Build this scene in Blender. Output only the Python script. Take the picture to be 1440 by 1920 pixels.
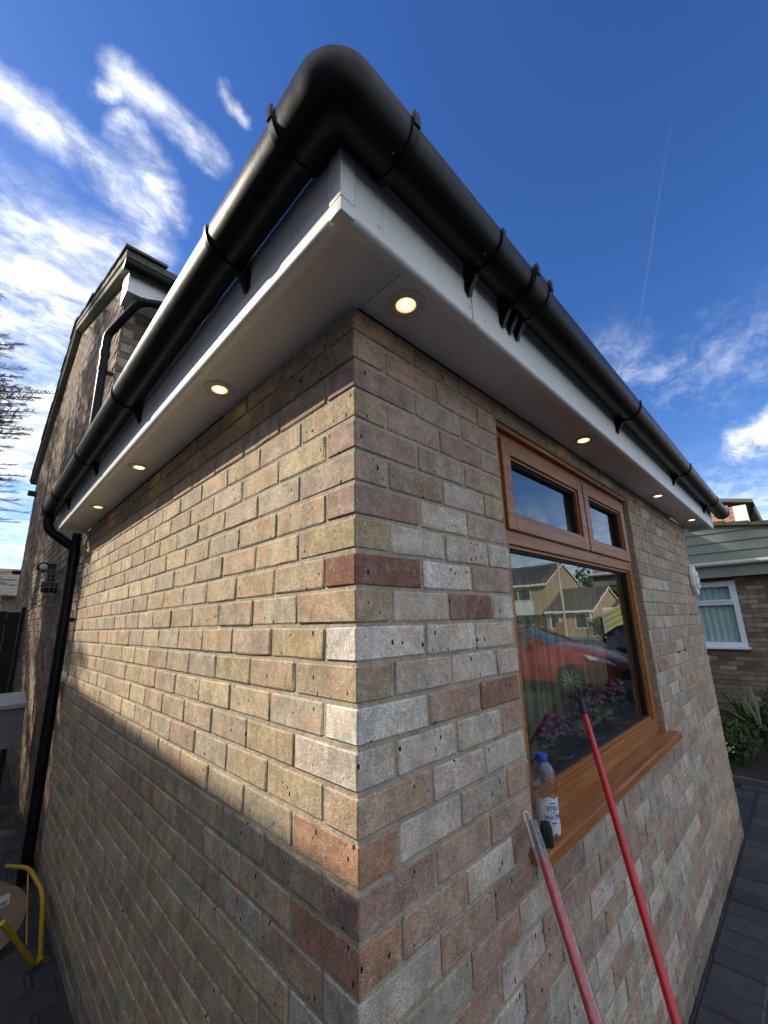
import bpy, bmesh, math, random
from mathutils import Vector, Matrix, noise
R = math.radians
for o in list(bpy.data.objects): bpy.data.objects.remove(o)
sc = bpy.context.scene
col = sc.collection

# ------------------------------------------------------------------ camera
CAM = Vector((-0.5425, -0.6306, 0.003))
YAW, PIT, ROL = R(44.84), R(13.455), R(-1.463)
FPX, PX, PY = 767.95, 720.0, 983.44
fw = Vector((math.sin(YAW)*math.cos(PIT), math.cos(YAW)*math.cos(PIT), math.sin(PIT)))
r0 = Vector((math.cos(YAW), -math.sin(YAW), 0)); u0 = r0.cross(fw)
rt = math.cos(ROL)*r0 + math.sin(ROL)*u0
up = -math.sin(ROL)*r0 + math.cos(ROL)*u0
cd = bpy.data.cameras.new('camera'); cam = bpy.data.objects.new('camera', cd); col.objects.link(cam)
M = Matrix((( rt.x, up.x, -fw.x, CAM.x), (rt.y, up.y, -fw.y, CAM.y), (rt.z, up.z, -fw.z, CAM.z), (0, 0, 0, 1)))
cam.matrix_world = M
cd.sensor_fit = 'HORIZONTAL'; cd.sensor_width = 36; cd.lens = FPX/1440*36
cd.shift_y = (PY-960)/1440; cd.clip_start = .02; cd.clip_end = 2000
sc.camera = cam
def pj(p):
    d = Vector(p)-CAM
    z = d.dot(fw)
    if z < .02: return None
    return PX+FPX*d.dot(rt)/z, PY-FPX*d.dot(up)/z

# ------------------------------------------------------------------ sun, sky, exposure
SUN = Vector((-1, 1.4, 1.055)).normalized()
sd = bpy.data.lights.new('sun', 'SUN'); sd.energy = 4.4; sd.angle = R(.55); sd.color = (1, .90, .73)
so = bpy.data.objects.new('sun', sd); col.objects.link(so)
so.rotation_euler = SUN.to_track_quat('Z', 'Y').to_euler(); so.location = SUN*30
sc.view_settings.view_transform = 'Standard'; sc.view_settings.look = 'None'
sc.view_settings.exposure = 0.64; sc.view_settings.gamma = 1; sc.view_settings.use_curve_mapping = False
SKY_STRENGTH = .15

class NT:
    """small helper for building node trees"""
    def __init__(s, nt): s.nt = nt; s.n = nt.nodes; s.l = nt.links
    def add(s, t, **kw):
        n = s.n.new(t)
        for k, v in kw.items():
            if k.startswith('_'): setattr(n, k[1:], v)
        return n
    def plug(s, sock, v):
        if isinstance(v, bpy.types.NodeSocket): s.l.new(v, sock)
        else: sock.default_value = v
    def math(s, op, a, b=0.0, c=0.0, clamp=False):
        n = s.n.new('ShaderNodeMath'); n.operation = op; n.use_clamp = clamp
        s.plug(n.inputs[0], a); s.plug(n.inputs[1], b); s.plug(n.inputs[2], c); return n.outputs[0]
    def vmath(s, op, a, b=(0, 0, 0), sc_=None):
        n = s.n.new('ShaderNodeVectorMath'); n.operation = op
        s.plug(n.inputs[0], a); s.plug(n.inputs[1], b)
        if sc_ is not None: s.plug(n.inputs['Scale'], sc_)
        return n.outputs['Value'] if op in ('DOT_PRODUCT', 'LENGTH', 'DISTANCE') else n.outputs[0]
    def ramp(s, v, lo, hi, a=0.0, b=1.0, smooth=True):
        n = s.n.new('ShaderNodeMapRange'); n.interpolation_type = 'SMOOTHSTEP' if smooth else 'LINEAR'
        s.plug(n.inputs[0], v); s.plug(n.inputs[1], lo); s.plug(n.inputs[2], hi); s.plug(n.inputs[3], a); s.plug(n.inputs[4], b)
        return n.outputs[0]
    def noise(s, vec, scale, detail=2, rough=.5, dist=0.0):
        n = s.n.new('ShaderNodeTexNoise'); s.l.new(vec, n.inputs['Vector'])
        n.inputs['Scale'].default_value = scale; n.inputs['Detail'].default_value = detail
        n.inputs['Roughness'].default_value = rough; n.inputs['Distortion'].default_value = dist
        return n.outputs['Fac']
    def mix(s, f, a, b, mode='MIX'):
        n = s.n.new('ShaderNodeMix'); n.data_type = 'RGBA'; n.blend_type = mode
        s.plug(n.inputs[0], f); s.plug(n.inputs[6], a); s.plug(n.inputs[7], b); return n.outputs[2]
    def hsv(s, c, h=.5, sa=1.0, v=1.0):
        n = s.n.new('ShaderNodeHueSaturation'); s.plug(n.inputs['Color'], c)
        s.plug(n.inputs['Hue'], h); s.plug(n.inputs['Saturation'], sa); s.plug(n.inputs['Value'], v); return n.outputs[0]
def rgb(r, g, b): return (r, g, b, 1)

wd = bpy.data.worlds.new('World'); sc.world = wd; wd.use_nodes = True
W = NT(wd.node_tree); bg = W.n['Background']
sky = W.add('ShaderNodeTexSky'); sky.sky_type = 'NISHITA'; sky.sun_disc = False
sky.sun_elevation = math.asin(SUN.z); sky.sun_rotation = math.atan2(SUN.x, SUN.y)
sky.air_density = 1.0; sky.dust_density = .25; sky.ozone_density = 3.5; sky.altitude = 100
tc = W.add('ShaderNodeTexCoord'); D = W.vmath('NORMALIZE', tc.outputs['Generated'])
sep = W.add('ShaderNodeSeparateXYZ'); W.l.new(D, sep.inputs[0])
dz = W.math('ADD', W.math('MAXIMUM', sep.outputs[2], 0.0), .12)
pl = W.vmath('SCALE', D, sc_=W.math('DIVIDE', 1.0, dz))
# cloud layer coordinates: the direction projected on a flat layer, stretched along the wind
mp = W.add('ShaderNodeMapping'); W.l.new(pl, mp.inputs[0]); mp.inputs['Rotation'].default_value = (0, 0, R(-20)); mp.inputs['Scale'].default_value = (.95, 1.35, .9)
st = mp.outputs[0]
n1 = W.noise(st, 2.4, 9, .62, .35)
n2 = W.noise(st, 9.0, 8, .66, .45)
nn = W.math('ADD', W.math('MULTIPLY', n1, .6), W.math('MULTIPLY', n2, .4))
warp = W.add('ShaderNodeTexNoise'); W.l.new(D, warp.inputs['Vector']); warp.inputs['Scale'].default_value = 9; warp.inputs['Detail'].default_value = 6; warp.inputs['Roughness'].default_value = .6
Dw = W.vmath('ADD', D, W.vmath('SCALE', W.vmath('SUBTRACT', warp.outputs['Color'], (.5, .5, .5)), sc_=.085))
def capsule(a, b, rad, soft):
    a = Vector(a); b = Vector(b); ab = b-a; L2 = max(ab.length_squared, 1e-6)
    pa = W.vmath('SUBTRACT', Dw, tuple(a))
    t = W.math('DIVIDE', W.vmath('DOT_PRODUCT', pa, tuple(ab)), L2, clamp=True)
    d = W.vmath('LENGTH', W.vmath('SUBTRACT', pa, W.vmath('SCALE', tuple(ab), sc_=t)))
    return W.ramp(d, rad+soft, rad-soft, 0.0, 1.0)
caps = [((-.12, .66, .74), (-.03, .675, .735), .020, .03), ((-.03, .668, .742), (.128, .69, .716), .022, .028),
        ((.04, .585, .81), (.19, .58, .79), .013, .022), ((.02, .606, .795), (.044, .60, .80), .010, .012),
        ((.168, .517, .84), (.205, .516, .832), .006, .012), ((.07, .63, .775), (.15, .67, .73), .018, .022),
        ((-.30, .84, .48), (-.02, .80, .55), .115, .09), ((-.1, .95, .30), (.05, .93, .36), .10, .10),
        ((.02, .77, .64), (.12, .735, .67), .03, .05),
        ((.954, .02, .30), (.945, -.06, .325), .030, .018), ((.945, -.05, .28), (.93, -.15, .32), .045, .03)]
m = None
for c in caps:
    k = capsule(*c); m = k if m is None else W.math('MAXIMUM', m, k)
# the rest of the sky: scattered streaky cloud, and haze-like cirrus low in the east
azs = W.vmath('DOT_PRODUCT', D, tuple(Vector((-.6, -.8, 0)).normalized()))
scatter = W.math('MULTIPLY', W.ramp(n1, .37, .54, 0, 1), W.ramp(azs, -.20, .22, 0.0, 1.0))
cirrus = W.math('MULTIPLY', W.math('MULTIPLY', W.ramp(nn, .44, .68, 0, .40), capsule((.853, .20, .47), (.90, -.12, .42), .05, .11)), 1.0)
low = W.math('MULTIPLY', W.ramp(sep.outputs[2], .34, .03, 0, 1), W.ramp(nn, .36, .56, 0, .9))
dens = W.math('MULTIPLY', m, W.ramp(nn, .33, .62, .0, 1.25), clamp=True)
dens = W.math('MAXIMUM', dens, scatter); dens = W.math('MAXIMUM', dens, cirrus); dens = W.math('MAXIMUM', dens, low)
trail = W.math('MULTIPLY', W.ramp(W.math('ABSOLUTE', W.vmath('DOT_PRODUCT', D, tuple(Vector((.8514, .1475, .5033)).cross(Vector((.6328, -.0066, .7743))).normalized()))), .0026, .0004, 0, .03), W.ramp(sep.outputs[2], .50, .53, 0, 1))
trail = W.math('MULTIPLY', trail, W.ramp(sep.outputs[2], .80, .62, 0, 1)); trail = W.math('MULTIPLY', trail, W.ramp(sep.outputs[0], .0, .3, 0, 1))
dens = W.math('MAXIMUM', dens, trail)
blue = W.hsv(sky.outputs[0], .513, 1.24, .80)
cshade = W.ramp(n2, .35, .65, .72, 1.12)
ccol = W.add('ShaderNodeMix'); ccol.data_type = 'RGBA'; ccol.inputs[0].default_value = 1; ccol.blend_type = 'MULTIPLY'
ccol.inputs[6].default_value = (6.0, 6.25, 6.45, 1); W.l.new(cshade, ccol.inputs[7])
skyc = W.mix(W.math('MULTIPLY', dens, .93), blue, ccol.outputs[2])
W.l.new(skyc, bg.inputs[0]); bg.inputs[1].default_value = SKY_STRENGTH

# ------------------------------------------------------------------ materials
MATS = {}
def mat(name, color=(.5, .5, .5), rough=.5, metal=0.0, spec=.5, bump=0.0, bscale=100, var=0.0, vscale=20, emit=None, coat=0.0, trans=0.0, ior=1.45, alpha=1.0, fine=0.0):
    if name in MATS: return MATS[name]
    m = bpy.data.materials.new(name); m.use_nodes = True; T = NT(m.node_tree); b = T.n['Principled BSDF']
    b.inputs['Base Color'].default_value = rgb(*color); b.inputs['Roughness'].default_value = rough
    b.inputs['Metallic'].default_value = metal; b.inputs['Specular IOR Level'].default_value = spec
    b.inputs['Coat Weight'].default_value = coat; b.inputs['IOR'].default_value = ior
    b.inputs['Transmission Weight'].default_value = trans; b.inputs['Alpha'].default_value = alpha
    g = T.add('ShaderNodeNewGeometry'); P = g.outputs['Position']
    if var:
        n = T.noise(P, vscale, 5, .6)
        f = T.ramp(n, .3, .7, 1-var, 1+var)
        c = T.mix(1.0, rgb(*color), f, 'MULTIPLY')
        if fine:
            c = T.mix(1.0, c, T.ramp(T.noise(P, vscale*14, 2), .35, .65, 1-fine, 1+fine), 'MULTIPLY')
        T.l.new(c, b.inputs['Base Color'])
        T.l.new(T.ramp(n, .3, .7, max(rough-.12, .03), min(rough+.12, 1)), b.inputs['Roughness'])
    if bump:
        bn = T.add('ShaderNodeBump'); bn.inputs['Distance'].default_value = bump; bn.inputs['Strength'].default_value = 1
        T.l.new(T.noise(P, bscale, 4, .6), bn.inputs['Height']); T.l.new(bn.outputs[0], b.inputs['Normal'])
    if emit:
        b.inputs['Emission Color'].default_value = rgb(*emit[0]); b.inputs['Emission Strength'].default_value = emit[1]
    MATS[name] = m; return m

def brick_mat(name, source):
    """stock brick: colour from the brick itself, with grit, mottling and black firing pits"""
    m = bpy.data.materials.new(name); m.use_nodes = True; T = NT(m.node_tree); b = T.n['Principled BSDF']
    if source == 'OBJ': c0 = T.add('ShaderNodeObjectInfo').outputs['Color']
    else:
        a = T.add('ShaderNodeAttribute'); a.attribute_name = 'bcol'; c0 = a.outputs['Color']
    P = T.add('ShaderNodeNewGeometry').outputs['Position']
    big = T.noise(P, 14, 3, .6); med = T.noise(P, 70, 4, .7); fin = T.noise(P, 420, 3, .7)
    c = T.mix(1.0, c0, T.ramp(big, .3, .7, .74, 1.22), 'MULTIPLY')
    c = T.mix(T.ramp(T.noise(P, 11, 3, .6, .8), .48, .66, 0, .65), c, T.mix(1.0, c0, rgb(1.16, .93, .80), 'MULTIPLY'))
    c = T.mix(T.ramp(T.noise(P, 23, 5, .75), .52, .70, 0, .5), c, rgb(.50, .46, .40))
    c = T.mix(T.ramp(T.noise(P, 34, 5, .8, .4), .60, .72, 0, .55), c, rgb(.15, .10, .075))
    c = T.mix(T.ramp(T.noise(P, 5.0, 6, .72, .6), .56, .68, 0, .35), c, rgb(.40, .355, .285))
    c = T.mix(1.0, c, T.ramp(med, .3, .7, .82, 1.16), 'MULTIPLY')
    c = T.mix(1.0, c, T.ramp(fin, .36, .66, .62, 1.34), 'MULTIPLY')
    mpv = T.add('ShaderNodeMapping'); T.l.new(P, mpv.inputs[0]); mpv.inputs['Scale'].default_value = (1, 1, .6)
    v = T.add('ShaderNodeTexVoronoi'); T.l.new(mpv.outputs[0], v.inputs['Vector']); v.inputs['Scale'].default_value = 62; v.feature = 'F1'
    sv = T.add('ShaderNodeSeparateColor'); T.l.new(v.outputs['Color'], sv.inputs[0])
    zone = T.ramp(T.noise(P, 7.5, 1), .44, .58, .0, .50)
    rad = T.math('MULTIPLY', T.math('LESS_THAN', sv.outputs[0], T.math('ADD', zone, .05)), T.math('ADD', T.math('MULTIPLY', sv.outputs[1], .17), .05))
    pit = T.math('MULTIPLY', T.math('LESS_THAN', T.math('ADD', v.outputs['Distance'], T.math('MULTIPLY', T.math('SUBTRACT', med, .5), .25)), rad), 1.0)
    c = T.mix(pit, c, rgb(.025, .02, .018))
    T.l.new(c, b.inputs['Base Color']); b.inputs['Roughness'].default_value = .93; b.inputs['Specular IOR Level'].default_value = .25
    h = T.math('ADD', T.math('MULTIPLY', fin, .5), T.math('ADD', T.math('MULTIPLY', med, .9), T.math('MULTIPLY', pit, -1.6)))
    bn = T.add('ShaderNodeBump'); bn.inputs['Distance'].default_value = .0022; T.l.new(h, bn.inputs['Height']); T.l.new(bn.outputs[0], b.inputs['Normal'])
    MATS[name] = m; return m
BRICK_OBJ = brick_mat('stock_brick', 'OBJ'); BRICK_ATT = brick_mat('stock_brick_courses', 'ATT')

def attr_mat(name, rough, bump=.001, bscale=200, var=.2, spec=.3, objinfo=False):
    m = bpy.data.materials.new(name); m.use_nodes = True; T = NT(m.node_tree); b = T.n['Principled BSDF']
    if objinfo: c0 = T.add('ShaderNodeObjectInfo').outputs['Color']
    else:
        a = T.add('ShaderNodeAttribute'); a.attribute_name = 'bcol'; c0 = a.outputs['Color']
    P = T.add('ShaderNodeNewGeometry').outputs['Position']
    c = T.mix(1.0, c0, T.ramp(T.noise(P, bscale*.08, 4, .65), .3, .7, 1-var, 1+var), 'MULTIPLY')
    c = T.mix(1.0, c, T.ramp(T.noise(P, bscale, 3, .65), .35, .65, 1-var, 1+var), 'MULTIPLY')
    T.l.new(c, b.inputs['Base Color']); b.inputs['Roughness'].default_value = rough; b.inputs['Specular IOR Level'].default_value = spec
    bn = T.add('ShaderNodeBump'); bn.inputs['Distance'].default_value = bump; T.l.new(T.noise(P, bscale, 4, .65), bn.inputs['Height']); T.l.new(bn.outputs[0], b.inputs['Normal'])
    return m

def mortar_mat():
    m = bpy.data.materials.new('mortar'); m.use_nodes = True; T = NT(m.node_tree); b = T.n['Principled BSDF']
    P = T.add('ShaderNodeNewGeometry').outputs['Position']
    n = T.noise(P, 12, 4, .6); f = T.noise(P, 330, 3, .7); md = T.noise(P, 60, 4, .65)
    c = T.mix(T.ramp(n, .35, .65), rgb(.33, .30, .24), rgb(.43, .38, .29))
    c = T.mix(1.0, c, T.ramp(f, .35, .65, .78, 1.2), 'MULTIPLY'); c = T.mix(1.0, c, T.ramp(md, .3, .7, .86, 1.12), 'MULTIPLY')
    T.l.new(c, b.inputs['Base Color']); b.inputs['Roughness'].default_value = .95; b.inputs['Specular IOR Level'].default_value = .2
    bn = T.add('ShaderNodeBump'); bn.inputs['Distance'].default_value = .004; T.l.new(T.math('ADD', T.math('MULTIPLY', f, .35), T.math('ADD', md, T.math('MULTIPLY', T.noise(P, 22, 3), 1.2))), bn.inputs['Height']); T.l.new(bn.outputs[0], b.inputs['Normal'])
    return m
MORTAR = mortar_mat()

def wood_upvc():
    m = bpy.data.materials.new('golden_oak_foil'); m.use_nodes = True; T = NT(m.node_tree); b = T.n['Principled BSDF']
    P = T.add('ShaderNodeNewGeometry').outputs['Position']
    mp = T.add('ShaderNodeMapping'); T.l.new(P, mp.inputs[0]); mp.inputs['Scale'].default_value = (1.0, 30, 30)
    g = T.noise(mp.outputs[0], 3.0, 5, .65, .4)
    c = T.mix(T.ramp(g, .3, .7), rgb(.215, .080, .020), rgb(.39, .155, .042))
    c = T.mix(T.ramp(T.noise(P, 6, 3), .5, .8, 0, .25), c, rgb(.33, .25, .2))
    T.l.new(c, b.inputs['Base Color']); b.inputs['Roughness'].default_value = .42; b.inputs['Specular IOR Level'].default_value = .45
    bn = T.add('ShaderNodeBump'); bn.inputs['Distance'].default_value = .0004; T.l.new(g, bn.inputs['Height']); T.l.new(bn.outputs[0], b.inputs['Normal'])
    return m
OAK = wood_upvc()

def gutter_mat():
    m = bpy.data.materials.new('black_gutter_plastic'); m.use_nodes = True; T = NT(m.node_tree); b = T.n['Principled BSDF']
    P = T.add('ShaderNodeNewGeometry').outputs['Position']
    dust = T.ramp(T.noise(P, 30, 6, .7, .5), .50, .78, 0, .18)
    fl = T.add('ShaderNodeTexVoronoi'); T.l.new(P, fl.inputs['Vector']); fl.inputs['Scale'].default_value = 42
    s = T.add('ShaderNodeSeparateColor'); T.l.new(fl.outputs['Color'], s.inputs[0])
    speck = T.math('MULTIPLY', T.math('LESS_THAN', fl.outputs['Distance'], .075), T.math('LESS_THAN', s.outputs[0], .06))
    c = T.mix(dust, rgb(.006, .0062, .0072), rgb(.035, .033, .031)); c = T.mix(speck, c, rgb(.35, .34, .32))
    T.l.new(c, b.inputs['Base Color'])
    T.l.new(T.ramp(T.noise(P, 40, 4, .6), .3, .7, .33, .41), b.inputs['Roughness']); b.inputs['Specular IOR Level'].default_value = .19
    bn = T.add('ShaderNodeBump'); bn.inputs['Distance'].default_value = .00012; T.l.new(T.noise(P, 160, 4, .6), bn.inputs['Height']); T.l.new(bn.outputs[0], b.inputs['Normal'])
    return m
BLACK = gutter_mat()
def scuff_mat():
    m = BLACK.copy(); m.name = 'scuffed_black_plastic'; T = NT(m.node_tree); b = T.n['Principled BSDF']; P = T.add('ShaderNodeNewGeometry').outputs['Position']
    mp = T.add('ShaderNodeMapping'); T.l.new(P, mp.inputs[0]); mp.inputs['Scale'].default_value = (1, .3, .35); mp.inputs['Rotation'].default_value = (.5, 0, 0)
    src = b.inputs['Base Color'].links[0].from_socket
    T.l.new(T.mix(T.ramp(T.noise(mp.outputs[0], 170, 6, .8, 1.5), .56, .66, 0, .6), src, rgb(.22, .215, .21)), b.inputs['Base Color']); return m
SCUFF = scuff_mat()
def white_mat():
    m = bpy.data.materials.new('white_fascia_plastic'); m.use_nodes = True; T = NT(m.node_tree); b = T.n['Principled BSDF']
    P = T.add('ShaderNodeNewGeometry').outputs['Position']
    c = T.mix(T.ramp(T.noise(P, 8, 5, .65), .35, .75, 0, .6), rgb(.85, .85, .84), rgb(.72, .71, .68))
    fl = T.add('ShaderNodeTexVoronoi'); T.l.new(P, fl.inputs['Vector']); fl.inputs['Scale'].default_value = 60
    s = T.add('ShaderNodeSeparateColor'); T.l.new(fl.outputs['Color'], s.inputs[0])
    speck = T.math('MULTIPLY', T.math('LESS_THAN', fl.outputs['Distance'], T.math('MULTIPLY', s.outputs[1], .13)), T.math('LESS_THAN', s.outputs[0], .07))
    c = T.mix(speck, c, rgb(.2, .17, .13))
    mps = T.add('ShaderNodeMapping'); T.l.new(P, mps.inputs[0]); mps.inputs['Scale'].default_value = (24, 24, 2)
    c = T.mix(T.ramp(T.noise(mps.outputs[0], 2, 4, .6), .55, .8, 0, .28), c, rgb(.42, .40, .35))
    T.l.new(c, b.inputs['Base Color']); b.inputs['Roughness'].default_value = .38; b.inputs['Specular IOR Level'].default_value = .4
    return m
WHITE = white_mat()
SOFFIT = mat('soffit_board', (.78, .79, .80), .55, var=.06, vscale=5, fine=.03)
DARK = mat('dark_void', (.012, .012, .012), .9)
GREYPL = mat('grey_box_plastic', (.15, .16, .18), .5, var=.1)
LENS = mat('lit_lamp_lens', (.5, .4, .25), .3, emit=((1, .60, .20), .50))
LENS2 = mat('lit_lamp_facet', (.9, .6, .25), .3, emit=((1, .78, .40), 1.0))
BULB = mat('lit_bulb', (1, .9, .7), .3, emit=((1, .90, .68), 4.5))
BEZEL = mat('bezel_enamel', (.62, .62, .60), .4)
GASKET = mat('black_rubber_gasket', (.012, .012, .013), .55)
REDP = mat('red_enamelled_tube', (.50, .010, .018), .28, coat=.4, var=.12, vscale=9)
YEL = mat('yellow_tube', (.42, .27, .012), .45, var=.15, vscale=30)
CARD = mat('cardboard', (.30, .205, .15), .9, var=.12, vscale=12, bump=.0005, bscale=150)
PLASTER = mat('interior_plaster', (.55, .52, .46), .9)

def glass_mat(name, tint=(1, 1, 1), ior=1.9, rough=0.0):
    m = bpy.data.materials.new(name); m.use_nodes = True; T = NT(m.node_tree)
    out = T.n['Material Output']; T.n.remove(T.n['Principled BSDF'])
    bfc = T.add('ShaderNodeNewGeometry').outputs['Backfacing']; tr = T.add('ShaderNodeBsdfTransparent'); tr.inputs[0].default_value = rgb(*tint)
    gl = T.add('ShaderNodeBsdfGlossy'); gl.inputs['Roughness'].default_value = rough; gl.inputs[0].default_value = rgb(.93, .96, .96)
    fr = T.add('ShaderNodeFresnel'); fr.inputs[0].default_value = ior
    bw = T.add('ShaderNodeBump'); bw.inputs['Distance'].default_value = .00035; T.l.new(T.noise(T.add('ShaderNodeNewGeometry').outputs['Position'], 3.2, 2), bw.inputs['Height']); T.l.new(bw.outputs[0], gl.inputs['Normal'])
    mx = T.add('ShaderNodeMixShader'); T.l.new(T.math('MULTIPLY', fr.outputs[0], T.math('SUBTRACT', 1.0, bfc)), mx.inputs[0]); T.l.new(tr.outputs[0], mx.inputs[1]); T.l.new(gl.outputs[0], mx.inputs[2])
    T.l.new(mx.outputs[0], out.inputs[0]); MATS[name] = m; return m
PANE = glass_mat('double_glazing', (.86, .89, .87), 2.25)
FARPANE = glass_mat('far_window_glass', (.86, .92, .92), 1.7)
def clear_mat():
    m = bpy.data.materials.new('clear_plastic'); m.use_nodes = True; T = NT(m.node_tree); out = T.n['Material Output']; T.n.remove(T.n['Principled BSDF'])
    P = T.add('ShaderNodeNewGeometry').outputs['Position']; bn = T.add('ShaderNodeBump'); bn.inputs['Distance'].default_value = .003
    T.l.new(T.noise(P, 55, 4, .6, 1.0), bn.inputs['Height'])
    tr = T.add('ShaderNodeBsdfTransparent'); tr.inputs[0].default_value = rgb(.95, .96, .97)
    gl = T.add('ShaderNodeBsdfGlossy'); gl.inputs['Roughness'].default_value = .03; T.l.new(bn.outputs[0], gl.inputs['Normal'])
    df = T.add('ShaderNodeBsdfTranslucent'); df.inputs[0].default_value = rgb(.8, .82, .85)
    lw = T.add('ShaderNodeLayerWeight'); lw.inputs[0].default_value = .5; T.l.new(bn.outputs[0], lw.inputs['Normal'])
    f = T.math('ADD', .09, T.math('MULTIPLY', T.math('POWER', lw.outputs['Facing'], 2.5), .8))
    m1 = T.add('ShaderNodeMixShader'); m1.inputs[0].default_value = .07; T.l.new(tr.outputs[0], m1.inputs[1]); T.l.new(df.outputs[0], m1.inputs[2])
    m2 = T.add('ShaderNodeMixShader'); T.l.new(f, m2.inputs[0]); T.l.new(m1.outputs[0], m2.inputs[1]); T.l.new(gl.outputs[0], m2.inputs[2])
    T.l.new(m2.outputs[0], out.inputs[0]); return m
CLEAR = clear_mat()

# ------------------------------------------------------------------ mesh helpers
class G:
    def __init__(s): s.v = []; s.f = []; s.c = []; s.m = []
    def face(s, idx, c=None, m=0): s.f.append(tuple(idx)); s.c.append(c or (1, 1, 1)); s.m.append(m)
    def box(s, x0, x1, y0, y1, z0, z1, c=None, m=0, skip=()):
        b = len(s.v)
        s.v += [(x0, y0, z0), (x1, y0, z0), (x1, y1, z0), (x0, y1, z0), (x0, y0, z1), (x1, y0, z1), (x1, y1, z1), (x0, y1, z1)]
        F = {'b': (0, 3, 2, 1), 't': (4, 5, 6, 7), 'f': (0, 1, 5, 4), 'r': (1, 2, 6, 5), 'k': (2, 3, 7, 6), 'l': (3, 0, 4, 7)}
        for k, q in F.items():
            if k not in skip: s.face([b+i for i in q], c, m)
        return s
    def poly(s, pts, c=None, m=0):
        b = len(s.v); s.v += [tuple(p) for p in pts]; s.face(range(b, b+len(pts)), c, m); return s
    def prism(s, pts, off, c=None, m=0):
        """closed solid: polygon pts swept by the vector off"""
        b = len(s.v); n = len(pts); off = Vector(off)
        s.v += [tuple(p) for p in pts] + [tuple(Vector(p)+off) for p in pts]
        s.face([b+i for i in range(n)][::-1], c, m); s.face([b+n+i for i in range(n)], c, m)
        for i in range(n): s.face((b+i, b+(i+1) % n, b+n+(i+1) % n, b+n+i), c, m)
        return s
    def tube(s, path, r, n=10, caps=True, c=None, m=0):
        path = [Vector(p) for p in path]; rs = r if isinstance(r, (list, tuple)) else [r]*len(path)
        b = len(s.v); prev = None
        for i, p in enumerate(path):
            t = ((path[min(i+1, len(path)-1)]-p).normalized()+(p-path[max(i-1, 0)]).normalized()).normalized()
            if prev is None:
                a = Vector((0, 0, 1)) if abs(t.z) < .9 else Vector((1, 0, 0)); x = t.cross(a).normalized()
            else: x = (prev-t*prev.dot(t)).normalized()
            y = t.cross(x); prev = x
            for k in range(n):
                an = 2*math.pi*k/n; s.v.append(tuple(p+(x*math.cos(an)+y*math.sin(an))*rs[i]))
        for i in range(len(path)-1):
            for k in range(n):
                a = b+i*n+k; d = b+i*n+(k+1) % n; s.face((a, d, d+n, a+n), c, m)
        if caps:
            s.face([b+k for k in range(n)][::-1], c, m); e = b+(len(path)-1)*n; s.face([e+k for k in range(n)], c, m)
        return s
    def lathe(s, prof, o, n=24, axis=(0, 0, 1), c=None, m=0, cap0=True):
        """prof: (radius, height) pairs along the axis"""
        ax = Vector(axis).normalized(); a = Vector((0, 0, 1)) if abs(ax.z) < .9 else Vector((1, 0, 0)); x = ax.cross(a).normalized(); y = ax.cross(x)
        b = len(s.v); o = Vector(o)
        for r, h in prof:
            for k in range(n):
                an = 2*math.pi*k/n; s.v.append(tuple(o+ax*h+(x*math.cos(an)+y*math.sin(an))*r))
        for i in range(len(prof)-1):
            for k in range(n):
                p = b+i*n+k; q = b+i*n+(k+1) % n; s.face((p, q, q+n, p+n), c, m)
        if cap0 and prof[0][0] > 1e-5: s.face([b+k for k in range(n)][::-1], c, m)
        if prof[-1][0] > 1e-5: s.face([b+(len(prof)-1)*n+k for k in range(n)], c, m)
        return s
    def sweep(s, prof, frames, closed=True, caps=True, c=None, m=0):
        """prof in 2D, frames = [(origin, xaxis, yaxis)]"""
        b = len(s.v); n = len(prof)
        for o, x, y in frames:
            for p in prof: s.v.append(tuple(Vector(o)+Vector(x)*p[0]+Vector(y)*p[1]))
        for i in range(len(frames)-1):
            for k in range(n if closed else n-1):
                a = b+i*n+k; d = b+i*n+(k+1) % n; s.face((a, d, d+n, a+n), c, m)
        if caps:
            s.face([b+k for k in range(n)][::-1], c, m); e = b+(len(frames)-1)*n; s.face([e+k for k in range(n)], c, m)
        return s
    def build(s, name, mats, parent=None, smooth=False, attr=False, bevel=0, kind=None, recalc=True):
        me = bpy.data.meshes.new(name); me.from_pydata(s.v, [], s.f); me.validate(clean_customdata=False)
        mats = mats if isinstance(mats, (list, tuple)) else [mats]
        for x in mats: me.materials.append(x)
        if len(mats) > 1:
            for p, k in zip(me.polygons, s.m): p.material_index = k
        if attr:
            a = me.attributes.new('bcol', 'FLOAT_COLOR', 'FACE')
            for i, cc in enumerate(s.c): a.data[i].color = (cc[0], cc[1], cc[2], 1)
        if bevel or recalc:
            bm = bmesh.new(); bm.from_mesh(me)
            if recalc: bmesh.ops.recalc_face_normals(bm, faces=bm.faces)
            if bevel: bmesh.ops.bevel(bm, geom=[e for e in bm.edges if e.is_manifold and e.calc_face_angle(0) > .5], offset=bevel, segments=2, affect='EDGES', profile=.6)
            bm.to_mesh(me); bm.free()
        if smooth:
            for p in me.polygons: p.use_smooth = True
            me.set_sharp_from_angle(angle=R(38))
        o = bpy.data.objects.new(name, me); col.objects.link(o)
        if parent: setp(o, parent)
        if kind: o['kind'] = kind
        return o
def setp(o, p):
    # geometry is written in world coordinates; only a thing's Empty carries an offset
    o.parent = p; o.matrix_parent_inverse = Matrix.Translation(-p.location) if p.parent is None else Matrix.Identity(4)
def tag(o, label, cat, group=None):
    o['label'] = label; o['category'] = cat
    if group: o['group'] = group
    return o
def thing(name, loc, label, cat, group=None):
    o = bpy.data.objects.new(name, None); o.empty_display_size = .1; col.objects.link(o); o.location = loc
    return tag(o, label, cat, group)
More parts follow.
